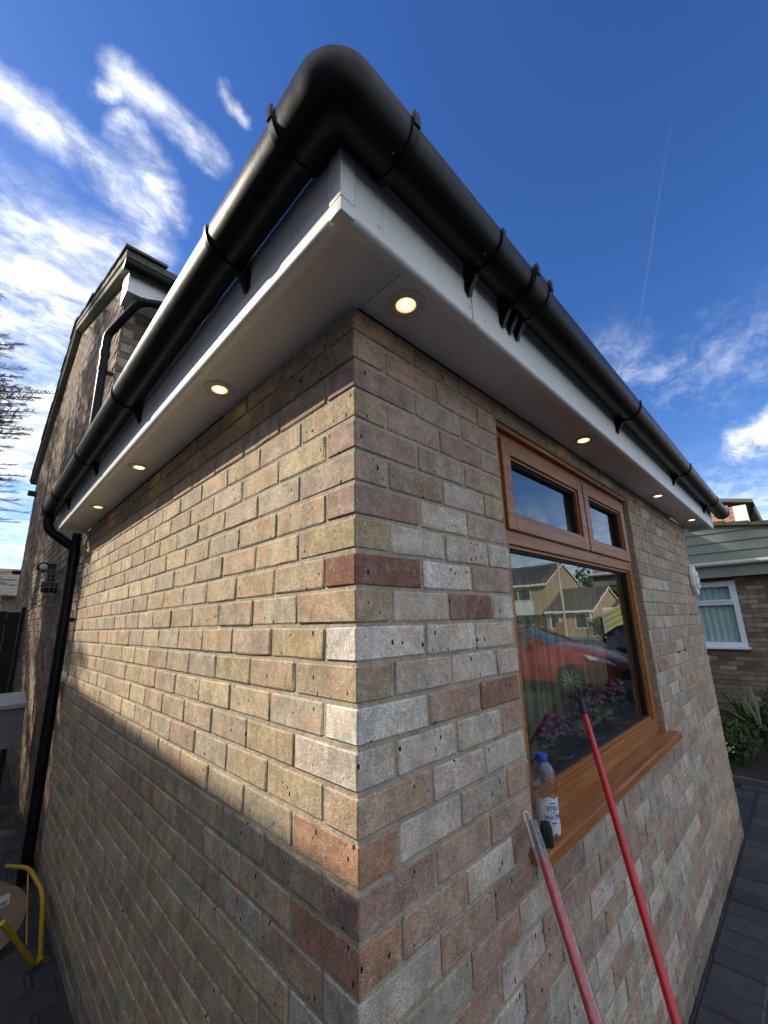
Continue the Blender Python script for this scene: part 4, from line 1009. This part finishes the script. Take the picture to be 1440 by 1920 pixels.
# ------------------------------------------------------------------ east neighbour
NX = 8.5
nb = thing('neighbour_bungalow', (NX+1.8, 2, GZ), 'low brick building with sage green boards and white window at the right edge', 'building')
g = G(); wy0, wy1, wz0, wz1 = .165, .90, -.53, .545
g.box(NX+.006, NX+.25, -1.2, wy0, GZ-.05, .70); g.box(NX+.006, NX+.25, wy1, 7, GZ-.05, .70); g.box(NX+.006, NX+.25, wy0, wy1, GZ-.05, wz0); g.box(NX+.006, NX+.25, wy0, wy1, wz1, .70)
g.box(NX+.25, 12.0, -1.2, -.9, GZ-.05, .70); g.box(11.8, 12.0, -.9, 7, GZ-.05, .70); g.box(NX+.25, 11.8, -.9, 7, .62, .70); g.box(NX+.25, 11.8, 6.8, 7, GZ-.05, .62)
nwall = g.build('wall', mat('grey_mortar', (.13, .115, .09), .95, var=.2), nb)
NB_ = attr_mat('neighbour_brick', .92, .002, 120, .18, .25, objinfo=True); NBA = attr_mat('neighbour_brick_courses', .92, .002, 120, .18, .25)
nwin = (.165, .90, -.53, .545)
r9 = random.Random(77); ncol = [(.21, .155, .11), (.25, .19, .135), (.18, .13, .10), (.28, .225, .165), (.22, .18, .145), (.17, .115, .085)]
nd = {}; rest2 = G(); cnt = 0
for k in range(-19, 10):
    z0 = k*.075+.006; z1 = z0+.064
    a = -1.2+(.1125 if k % 2 else 0)
    while a < 7:
        b = a+.215; segs = [(a, min(b, 7.0))]
        if z1 > nwin[2] and z0 < nwin[3]:
            segs = []
            if a < nwin[0]: segs.append((a, min(b, nwin[0])))
            if b > nwin[1]: segs.append((max(a, nwin[1]), b))
        for p, q in segs:
            if q-p < .02: continue
            c = r9.choice(ncol); kk = r9.uniform(.8, 1.2); c = tuple(x*kk for x in c)
            if -.75 < p < 1.4 and cnt < 298:
                key = round((q-p)/.01)
                if key not in nd:
                    gg = G(); gg.box(0, .03, 0, q-p, 0, .064, skip=('r',)); oo = gg.build('brick', NB_); nd[key] = oo.data; bpy.data.objects.remove(oo)
                o = bpy.data.objects.new('brick', nd[key]); col.objects.link(o); o.parent = nwall; o.location = (NX+r9.uniform(-.003, .003), p, z0); o.color = (*c, 1); cnt += 1
            else: rest2.box(NX, NX+.03, p, q, z0, z1, c, skip=('r',))
        a = b+.01
rest2.build('brick', NBA, nb, attr=True, kind='stuff', recalc=False)
SAGE = mat('sage_board', (.235, .26, .215), .6, var=.06, vscale=3)
# lower fascia board, gutter, and lapped boards up to a shallow verge
box('fascia_board', SAGE, nb, NX-.22, NX-.19, -2.2, 7, .60, .79); box('soffit', mat('dark_soffit', (.06, .06, .06), .9), nb, NX-.1895, NX, -2.2, 7, .66, .68)
box('canopy_roof', SAGE, nb, NX-.19, 12.2, -2.2, -1.2, .70, .88); box('canopy_fascia', WHITE, nb, NX-.2, 12.2, -2.225, -2.2005, .66, .93)
g = G(); g.sweep(half(.055, .052, top=.014), [((NX-.28, -2.25, .835), X, Z), ((NX-.28, 7, .835), X, Z)]); g.build('gutter', WHITE, nb, smooth=True)
g = G(); g.box(NX-.25, NX-.22, .62, .65, .70, .82); g.build('gutter_bracket', WHITE, nb)
def vtop(y): return 1.56-.16*(.75-y) if y < .75 else 1.56-.02*(y-.75)
for i in range(5):
    z0 = .86+i*.165; zt = z0+.165
    pts = []
    lo, hi = z0, zt
    ys = [-2.2+.1*j for j in range(int((7+2.2)/.1)+1)]
    run = [y for y in ys if vtop(y) > lo+.01]
    if not run: continue
    y0_, y1_ = run[0], run[-1]
    top = [(y, min(hi, vtop(y))) for y in run]
    P = [(NX-.150+.0, y0_, lo), (NX-.150, y1_, lo)]+[(NX-.150, y, z) for y, z in reversed(top)]
    gg = G(); b0 = 0
    n_ = len(P); gg.v = [(x+(.0 if z <= lo+1e-6 else .022*(z-lo)/.165), y, z) for x, y, z in P]+[(NX-.05, y, z) for x, y, z in P]
    gg.face(range(n_)); gg.face([n_+j for j in range(n_)][::-1])
    for j in range(n_): gg.face((j, (j+1) % n_, n_+(j+1) % n_, n_+j))
    gg.build('board', SAGE, nb)
g = G()
yv = -2.3
while yv < 6.9:
    y2 = yv+.30; z_a, z_b = vtop(yv), vtop(y2); g.prism([(NX-.22, yv, z_a+.0), (NX-.22, y2+.01, z_b+.0), (NX-.22, y2+.01, z_b+.05), (NX-.22, yv, z_a+.075)], (.5, 0, 0)); yv = y2
g.build('verge_tiles', mat('brown_tiles', (.20, .15, .10), .9, var=.3, vscale=9), nb)
g = G(); g.prism([(NX+.27, -2.2, 1.05), (NX+.27, 6.9, 1.4), (NX+.27, 6.9, 1.44), (NX+.27, -2.2, 1.1)], (3.6, 0, 0)); g.build('roof', TILE, nb)
# white window
UPVC = mat('white_upvc', (.70, .76, .82), .35)
y0, y1, z0, z1 = nwin
g = G(); t_ = .075; xx = NX-.012
g.box(xx, xx+.06, y0, y0+t_, z0, z1); g.box(xx, xx+.06, y1-t_, y1, z0, z1); g.box(xx, xx+.06, y0+t_, y1-t_, z1-t_, z1); g.box(xx, xx+.06, y0+t_, y1-t_, z0, z0+t_); g.box(xx, xx+.06, y0+t_, y1-t_, .15, .215)
nw = g.build('window', UPVC, nb, bevel=.004)
g = G(); t2 = .035; a0, a1, b0, b1 = y0+.055, y1-.055, .20, z1-.055; xs = NX-.030
g.box(xs, xs+.05, a0, a0+t2, b0, b1); g.box(xs, xs+.05, a1-t2, a1, b0, b1); g.box(xs, xs+.05, a0+t2, a1-t2, b0, b0+t2); g.box(xs, xs+.05, a0+t2, a1-t2, b1-t2, b1); g.build('sash', UPVC, nw, bevel=.003)
box('pane', FARPANE, nw, NX+.03, NX+.034, y0+t_, y1-t_, z0+t_, .15); box('pane', FARPANE, nw, NX+.012, NX+.016, a0+t2, a1-t2, b0+t2, b1-t2)
box('sill', UPVC, nw, NX-.09, NX+.01, y0-.03, y1+.03, z0-.035, z0-.0005, .005)
g = G()
for i in range(40):
    ya, yb = y0+.05+(y1-y0-.1)*i/40, y0+.05+(y1-y0-.1)*(i+1)/40; g.poly([(NX+.07+.012*math.sin(i*1.1), ya, z0), (NX+.07+.012*math.sin((i+1)*1.1), yb, z0), (NX+.07+.012*math.sin((i+1)*1.1), yb, z1), (NX+.07+.012*math.sin(i*1.1), ya, z1)])
g.build('net_curtain', mat('net_curtain_cloth', (.62, .70, .68), .9), nw, smooth=True, recalc=False)
# make the opening behind the window: pale recess in front of the wall block
# house further right
fr_ = thing('gable_house', (21, 1, GZ), 'distant brick gable house with white eaves box and black gutter above the green boards', 'house')
g = G(); g.box(18, 26, .62, 9, GZ, 3.62); rb = g.build('wall', mat('orange_brick', (.36, .20, .13), .95, var=.2), fr_)
r8 = random.Random(9); gg = G()
for k in range(40, 70):
    z = .4+k*.075-1.9
    a = .62+(.11 if k % 2 else 0)
    while a < 2.4:
        c = r8.choice(((.42, .25, .16), (.36, .21, .14), (.46, .31, .21), (.33, .19, .13))); gg.box(17.985, 18.0, a, a+.215, z, z+.063, c, skip=('r',)); a += .225
gg.build('brick', NBA, fr_, attr=True, kind='stuff', recalc=False)
g = G(); g.box(17.96, 18.3, .25, .61, 3.02, 3.66); g.build('eaves_box', mat('bright_white', (.8, .8, .78), .5), fr_)
g = G(); g.box(17.99, 26, .22, .60, 2.70, 3.0); g.build('soffit', mat('dark_panel', (.07, .08, .08), .6), fr_)
g = G(); g.prism([(17.85, .05, 3.68), (17.85, 5, 4.9), (17.85, 5, 5.0), (17.85, .05, 3.80)], (8.4, 0, 0)); g.prism([(17.85, 5, 4.9), (17.85, 9.5, 3.68), (17.85, 9.5, 3.78), (17.85, 5, 5.0)], (8.4, 0, 0)); g.build('roof', TILE, fr_)
g = G(); g.sweep(half(.09, .08, top=.02), [((17.9, .12, 3.55), Y, Z), ((26, .12, 3.55), Y, Z)]); g.tube([(18.3, .12, 3.5), (18.3, .2, 3.3), (18.3, .58, 2.9), (18.3, .58, GZ)], .05, 10); g.build('gutter', BLACK, fr_, smooth=True)

# planting bed and plants between the walls
g = G(); g.box(4.88, 8.45, -.9, 3.0, GZ-.2, GZ+.02); g.build('flower_bed', mat('dark_soil', (.025, .02, .014), 1, var=.4, vscale=10, bump=.02, bscale=25), kind='structure')
g = G(); g.box(4.84, 4.88, -.9, 3.0, GZ-.2, GZ+.05); e_ = g.build('bed_edging', mat('edging_stone', (.10, .10, .10), .8), kind='structure')
def strap(base, lab, seed, n, L, w, m, cat='plant', group=None):
    r = random.Random(seed); t = thing('strap_leaf_plant', base, lab, cat, group); b = Vector(base)
    for i in range(n):
        a = r.uniform(0, 6.28); ln = L*r.uniform(.6, 1.1); lean = r.uniform(.25, .95); ww = w*r.uniform(.7, 1.2)
        d = Vector((math.cos(a), math.sin(a), 0)); sdv = Vector((-d.y, d.x, 0)); g = G(); pts = []
        for j in range(7):
            q = j/6; p = b+d*(ln*lean*q)+Vector((0, 0, ln*(q*(1.05-lean*.35)-.55*lean*q*q))); wj = ww*(1-q)**.6*(.5+min(q*3, .5)); pts.append((p-sdv*wj+Vector((0, 0, .2*wj)), p, p+sdv*wj+Vector((0, 0, .2*wj))))
        for j in range(6):
            for s in (0, 1): g.poly([pts[j][s], pts[j][s+1], pts[j+1][s+1], pts[j+1][s]])
        g.build('leaf', m, t, smooth=True, recalc=False)
BLADE = mat('strap_leaf_green', (.075, .13, .030), .5, var=.35, vscale=5); BLADE2 = mat('strap_leaf_pale', (.16, .20, .06), .5, var=.3, vscale=5)
strap((6.75, .02, GZ), 'largest strap leaved green plant in the bed beyond the far wall corner', 3, 30, .95, .030, BLADE)
strap((5.9, .42, GZ), 'low pale strap leaved plant in the bed nearest the brick corner', 5, 18, .55, .022, BLADE2)
strap((7.7, .30, GZ), 'strap leaved plant at the foot of the neighbouring brick wall', 6, 18, .7, .026, BLADE)
broadleaf('ground_shrub', (5.6, .15, GZ), .42, .42, 71, 'low dark leafy shrub by the paving edge', n=900, trunk=False, leaf=.035, cat='shrub', group='low shrubs in the planting bed')
broadleaf('ground_shrub', (7.3, -.30, GZ), .55, .55, 72, 'taller dark green shrub behind the strap leaved plant', n=1200, trunk=False, leaf=.04, cat='shrub', group='low shrubs in the planting bed')
broadleaf('ground_shrub', (6.2, -.35, GZ), .35, .40, 73, 'small leafy shrub at the right edge of the bed', n=900, trunk=False, leaf=.035, cat='shrub', group='low shrubs in the planting bed')
fl = thing('cream_flower', (5.25, .28, GZ), 'small cream flower cluster low in the bed beside the brick corner', 'flower')
g = G(); r = random.Random(3)
for i in range(60):
    c = Vector((5.25+r.gauss(0, .035), .26+r.gauss(0, .035), GZ+.20+r.gauss(0, .02))); u = Vector((r.gauss(0, 1), r.gauss(0, 1), r.gauss(0, 1))).normalized()*.012; v = u.orthogonal().normalized()*.009; g.poly([c-u, c-v, c+u, c+v])
g.build('blossom', mat('cream_petals', (.6, .58, .42), .7), fl, recalc=False); G().tube([(5.25, .27, GZ), (5.25, .26, GZ+.19)], .004, 6).build('stem', BLADE, fl)

# ------------------------------------------------------------------ across the drive and the road (seen mirrored in the window)
def house_wall(parent, x0, x1, y0, y1, z1, ridge, m):
    """gable faces +y; ridge runs along y"""
    xm = (x0+x1)/2 if not isinstance(ridge, tuple) else ridge[0]; rz = ridge if not isinstance(ridge, tuple) else ridge[1]
    g = G(); g.prism([(x0, y1, GZ), (x1, y1, GZ), (x1, y1, z1), (xm, y1, rz), (x0, y1, z1)], (0, y0-y1, 0)); w = g.build('wall', m, parent)
    def sl(xa, za, xb, zb, t=.09):
        g = G(); n = 14
        for i in range(n):
            f0, f1 = i/n, (i+1.15)/n; g.prism([(xa+(xb-xa)*f0, y1+.12, za+(zb-za)*f0), (xa+(xb-xa)*min(f1, 1), y1+.12, za+(zb-za)*min(f1, 1)), (xa+(xb-xa)*min(f1, 1), y1+.12, za+(zb-za)*min(f1, 1)+.04), (xa+(xb-xa)*f0, y1+.12, za+(zb-za)*f0+t)], (0, y0-y1-.24, 0))
        return g.build('roof', TILE, parent)
    s1 = sl(x0-.35, z1-.17, xm, rz); s2 = sl(x1+.35, z1-.17, xm, rz)
    g = G(); g.box(x0-.42, x0-.34, y0, y1+.12, z1-.28, z1-.10); g.build('gutter', WHITE, parent)
    g = G(); g.prism([(x0-.35, y1+.121, z1-.30), (xm, y1+.121, rz-.16), (x1+.35, y1+.121, z1-.30), (x1+.35, y1+.121, z1-.17), (xm, y1+.121, rz-.01), (x0-.35, y1+.121, z1-.17)], (0, .03, 0)); g.build('bargeboard', WHITE, parent)
    return s1
BRH = mat('yellow_house_brick', (.42, .33, .23), .95, var=.22, vscale=4, fine=.2)
hA = thing('two_storey_house', (40, -20, GZ), 'two storey house with solar panels and white boarding mirrored in the window', 'house')
rA = house_wall(hA, 36, 44, -25, -15.5, 3.15, 5.25, BRH)
g = G()
for i in range(5):
    ya = -24+i*1.6
    q = [(36.4+.0, 3.35), (39.3, 4.87)]; g.prism([(q[0][0], ya, q[0][1]+.05), (q[1][0], ya, q[1][1]+.05), (q[1][0], ya, q[1][1]+.11), (q[0][0], ya, q[0][1]+.11)], (0, 1.5, 0))
g.build('solar_panel', mat('solar_glass', (.03, .035, .05), .15), hA)
def far_window(parent, x, y0, y1, z0, z1, nm=3):
    g = G(); t = .09; g.box(x-.06, x, y0, y1, z0, z0+t); g.box(x-.06, x, y0, y1, z1-t, z1); n = nm
    for i in range(n+1): yy = y0+(y1-y0-t)*i/n; g.box(x-.06, x, yy, yy+t, z0+t, z1-t)
    w = g.build('window', UPVC, parent); box('pane', mat('far_pane', (.05, .06, .07), .08), w, x-.025, x-.01, y0+t, y1-t, z0+t, z1-t); return w
far_window(hA, 36, -21.8, -17, 1.6, 2.75, 4)
g = G()
for i in range(7): g.prism([(35.93, -22, .35+i*.17), (35.90, -22, .35+i*.17), (35.94, -22, .53+i*.17), (35.97, -22, .53+i*.17)], (0, 5.2, 0))
g.build('white_boarding', UPVC, hA)
box('porch_roof', TILE, hA, 34.9, 36, -20.5, -16, .22, .34); far_window(hA, 36, -19.6, -17, GZ+.1, .05, 3)
hB = thing('bungalow', (40, -13.5, GZ), 'low brick bungalow attached to the boarded house, mirrored in the window', 'house')
house_wall(hB, 35.4, 44, -15.45, -11.6, .68, (39.7, 2.68), BRH)
far_window(hB, 35.4, -13.1, -12.1, -.9, .35, 1); far_window(hB, 35.4, -15.2, -14.3, -.9, .35, 1)
box('downpipe', WHITE, hB, 35.0, 35.08, -11.75, -11.67, GZ, .5)
hC = thing('small_house', (44, -8.5, GZ), 'small tiled garage house right of the bungalow, mirrored in the window', 'house')
house_wall(hC, 40, 48, -11.4, -8.2, .8, 2.4, BRH)
lp = thing('street_lamp', (25.2, -9.75, GZ), 'tall slim pale street lamp mirrored in the middle of the window', 'street lamp')
PALE = mat('galvanised_pole', (.55, .55, .52), .5, metal=.2)
G().tube([(25.2, -9.75, GZ), (25.2, -9.75, 1.2), (25.2, -9.75, 3.7)], [.085, .065, .05], 12).build('post', PALE, lp, smooth=True)
G().tube([(25.2, -9.75, 3.68), (25.1, -10.15, 3.80)], .035, 8).build('arm', PALE, lp, smooth=True)
g = G(); g.box(24.95, 25.2, -10.9, -10.1, 3.76, 3.86); g.build('lantern', PALE, lp, bevel=.03)
broadleaf('street_tree', (50, -14.5, GZ), 7.2, 3.4, 31, 'large leafy tree behind the bungalow, mirrored in the window', n=5200, leaf=.28)
broadleaf('garden_hedge', (30.5, -9.2, GZ), 1.5, 1.1, 33, 'rounded dark hedge in front of the bungalow, mirrored in the window', n=2600, trunk=False, leaf=.09, cat='hedge')
broadleaf('garden_hedge', (33.2, -9.9, GZ), 1.6, 1.2, 34, 'second rounded hedge further right in front of the bungalow, mirrored in the window', n=2600, trunk=False, leaf=.09, cat='hedge')
gw = thing('garden_wall', (34, -16, GZ), 'low red brick garden pier by the mirrored bungalow', 'wall'); g = G(); g.box(33.2, 33.6, -13.9, -13.1, GZ, -.35); g.build('pier', mat('red_pier', (.33, .15, .09), .9, var=.2), gw)

CARGL = mat('car_glass', (.02, .03, .03), .05, spec=.8); TYRE = mat('tyre_rubber', (.015, .015, .015), .8); RIM = mat('alloy_rim', (.55, .55, .56), .3, metal=.7); LAMPG = mat('headlight_glass', (.6, .62, .65), .1, spec=.9)
def car(x, y, paint, lab, group):
    """nose towards +y; x = near (left) side, y = front hub"""
    t = thing('parked_car', (x+.88, y-1.2, GZ), lab, 'car', group); W2 = .88; cx = x+W2; z = GZ
    st = [(.84, .34, .50, .50, .55), (.74, .22, .66, .66, .72), (.45, .20, .76, .80, .82), (.0, .18, .86, .93, .85), (-.35, .18, .92, .98, .87), (-.62, .18, .95, 1.02, .88), (-1.4, .18, .97, 1.03, .88), (-2.3, .18, .98, 1.05, .88), (-2.95, .20, 1.0, 1.05, .86), (-3.3, .28, .95, 1.02, .78), (-3.42, .36, .80, .85, .70)]
    g = G(); n = 0; secs = []
    for (dy, zb, zs, zt, w) in st:
        sec = [(-w*.86, zb), (-w, zb+.10), (-w*1.01, (zb+zs)/2), (-w*.98, zs-.04), (-w*.90, zt-.02), (-w*.55, zt+.015), (0, zt+.03)]
        sec += [(-a, b) for a, b in sec[-2::-1]]; secs.append([(cx+a, y+dy, z+b) for a, b in sec])
    m_ = len(secs[0]); g.v = [p for s in secs for p in s]
    for i in range(len(secs)-1):
        for k in range(m_-1): g.face((i*m_+k, i*m_+k+1, (i+1)*m_+k+1, (i+1)*m_+k))
    g.face(range(m_)); g.face([(len(secs)-1)*m_+k for k in range(m_)][::-1])
    body = g.build('body', paint, t, smooth=True)
    gh = [(-.42, .99, .80, .99), (-1.25, 1.02, .80, 1.37), (-1.7, 1.03, .80, 1.44), (-2.4, 1.04, .80, 1.42), (-3.0, 1.04, .78, 1.30), (-3.38, .98, .72, .99)]
    g = G()
    for (dy, zl, w, zr) in gh:
        wr = w*(.76 if zr > 1.1 else .97); g.v += [(cx-w, y+dy, z+zl), (cx-wr, y+dy, z+max(zr-.05, zl)), (cx, y+dy, z+max(zr, zl)), (cx+wr, y+dy, z+max(zr-.05, zl)), (cx+w, y+dy, z+zl)]
    for i in range(len(gh)-1):
        for k in range(4): g.face((i*5+k, i*5+k+1, (i+1)*5+k+1, (i+1)*5+k))
    g.build('glass', CARGL, t, smooth=True)
    g = G()
    for i in (1, 2, 3):
        a, b = gh[i], gh[i+1]; f = lambda q, s_: (cx+s_*q[2]*.775, y+q[0], z+q[3]-.045); h = lambda q: (cx, y+q[0], z+q[3]+.012)
        for s_ in (-1, 1): g.poly([f(a, s_), h(a), h(b), f(b, s_)])
    g.build('roof_panel', paint, t, smooth=True)
    g = G()
    for s_ in (-1, 1):
        def L(q, top): return (cx+s_*(q[2]*(.775 if top else 1.005)), y+q[0], z+(q[3]-.045 if top else q[1]))
        g.tube([L(gh[0], 0), L(gh[1], 1), L(gh[2], 1), L(gh[3], 1), L(gh[4], 1), (cx+s_*.70, y-3.4, z+1.0)], .032, 6)
        g.tube([L(gh[2], 1), (cx+s_*.81, y-1.72, z+1.03)], .035, 6); g.tube([L(gh[4], 1), (cx+s_*.80, y-2.75, z+1.03)], .05, 6)
    g.build('pillar', paint, t, smooth=True)
    for s_ in (-1, 1):
        g = G(); g.lathe([(.05, 0), (.085, .06), (.07, .13), (.02, .16)], (cx+s_*.86, y-.75, z+1.02), 12, (s_, 0, 0)); g.build('wing_mirror', paint, t, smooth=True)
        g = G(); g.prism([(cx+s_*.62, y+.80, z+.62), (cx+s_*.835, y+.36, z+.74), (cx+s_*.85, y+.30, z+.83), (cx+s_*.64, y+.66, z+.72)], (s_*.03, .03, .0)); g.build('headlight', LAMPG, t, smooth=False)
        for dy in (0, -2.6):
            o = Vector((cx+s_*.80, y+dy, z+.32)); ax_ = Vector((s_, 0, 0))
            w_ = G().lathe([(.22, -.10), (.30, -.10), (.32, -.07), (.32, .07), (.30, .10), (.22, .10)], o, 28, ax_).build('wheel', TYRE, t, smooth=True)
            g = G(); g.lathe([(.225, .085), (.205, .10), (.195, .085)], o, 28, ax_)
            for k in range(10):
                a = 2*math.pi*k/10; d1 = Vector((0, math.cos(a), math.sin(a))); d2 = Vector((0, -math.sin(a), math.cos(a)))
                g.prism([o+ax_*.08+d1*.03-d2*.012, o+ax_*.08+d1*.20-d2*.010, o+ax_*.08+d1*.20+d2*.010, o+ax_*.08+d1*.03+d2*.012], ax_*.025)
            g.lathe([(.045, .08), (.04, .115), (.00001, .118)], o, 14, ax_); g.build('rim', RIM, w_)
            G().lathe([(.205, .02), (.205, .05)], o, 24, ax_).build('brake_disc', DARK, w_)
    g = G(); g.box(cx-.55, cx+.55, y+.83, y+.86, z+.40, z+.52); g.build('grille', GASKET, t)
    for s_ in (-1, 1): box('tail_light', mat('tail_lamp', (.3, .01, .01), .3), t, cx+s_*.68-.08, cx+s_*.68+.08, y-3.42, y-3.36, z+.78, z+.95)
    return t
car(8.28, -2.88, mat('red_car_paint', (.27, .013, .016), .3, coat=.5), 'red hatchback parked on the drive, mirrored in the window', 'parked cars mirrored in the window')
car(12.95, -.35, mat('dark_blue_paint', (.012, .012, .035), .25, coat=.8), 'dark blue car parked beyond the red hatchback, mirrored in the window', 'parked cars mirrored in the window')
# van with chevrons on its rear
vn = thing('work_van', (21, -4.9, GZ), 'white work van with yellow chevrons on its rear doors, mirrored in the window', 'van')
g = G(); g.box(20.0, 24.6, -5.95, -4.05, GZ+.3, .42); g.build('body', mat('van_white', (.7, .7, .7), .35), vn, bevel=.08)
CHY = mat('chevron_yellow', (.38, .40, .06), .4); CHR = mat('chevron_pale', (.50, .50, .40), .4)
for sgn in (-1, 1):
    for i in range(6):
        z0 = GZ+.45+i*.24
        a, b = -5.0, -5.0+sgn*.85
        g = G(); g.poly([(19.985, a, z0+.25), (19.985, b, z0-.15), (19.985, b, z0-.03), (19.985, a, z0+.37)]); g.build('chevron', CHY, vn, recalc=False)
        g = G(); g.poly([(19.988, a, z0+.37), (19.988, b, z0-.03), (19.988, b, z0+.09), (19.988, a, z0+.49)]); g.build('chevron', CHR, vn, recalc=False)
for yy in (-5.75, -4.25):
    for xx in (20.8, 23.6): G().lathe([(.2, -.1), (.33, -.1), (.33, .1), (.2, .1)], (xx, yy, GZ+.33), 20, (0, 1, 0)).build('wheel', TYRE, vn, smooth=True)

sc.render.engine = 'CYCLES'
sc.cycles.use_denoising = True
sc.cycles.max_bounces = 8; sc.cycles.transparent_max_bounces = 16; sc.cycles.caustics_reflective = False; sc.cycles.caustics_refractive = False
sc.cycles.sample_clamp_indirect = 6
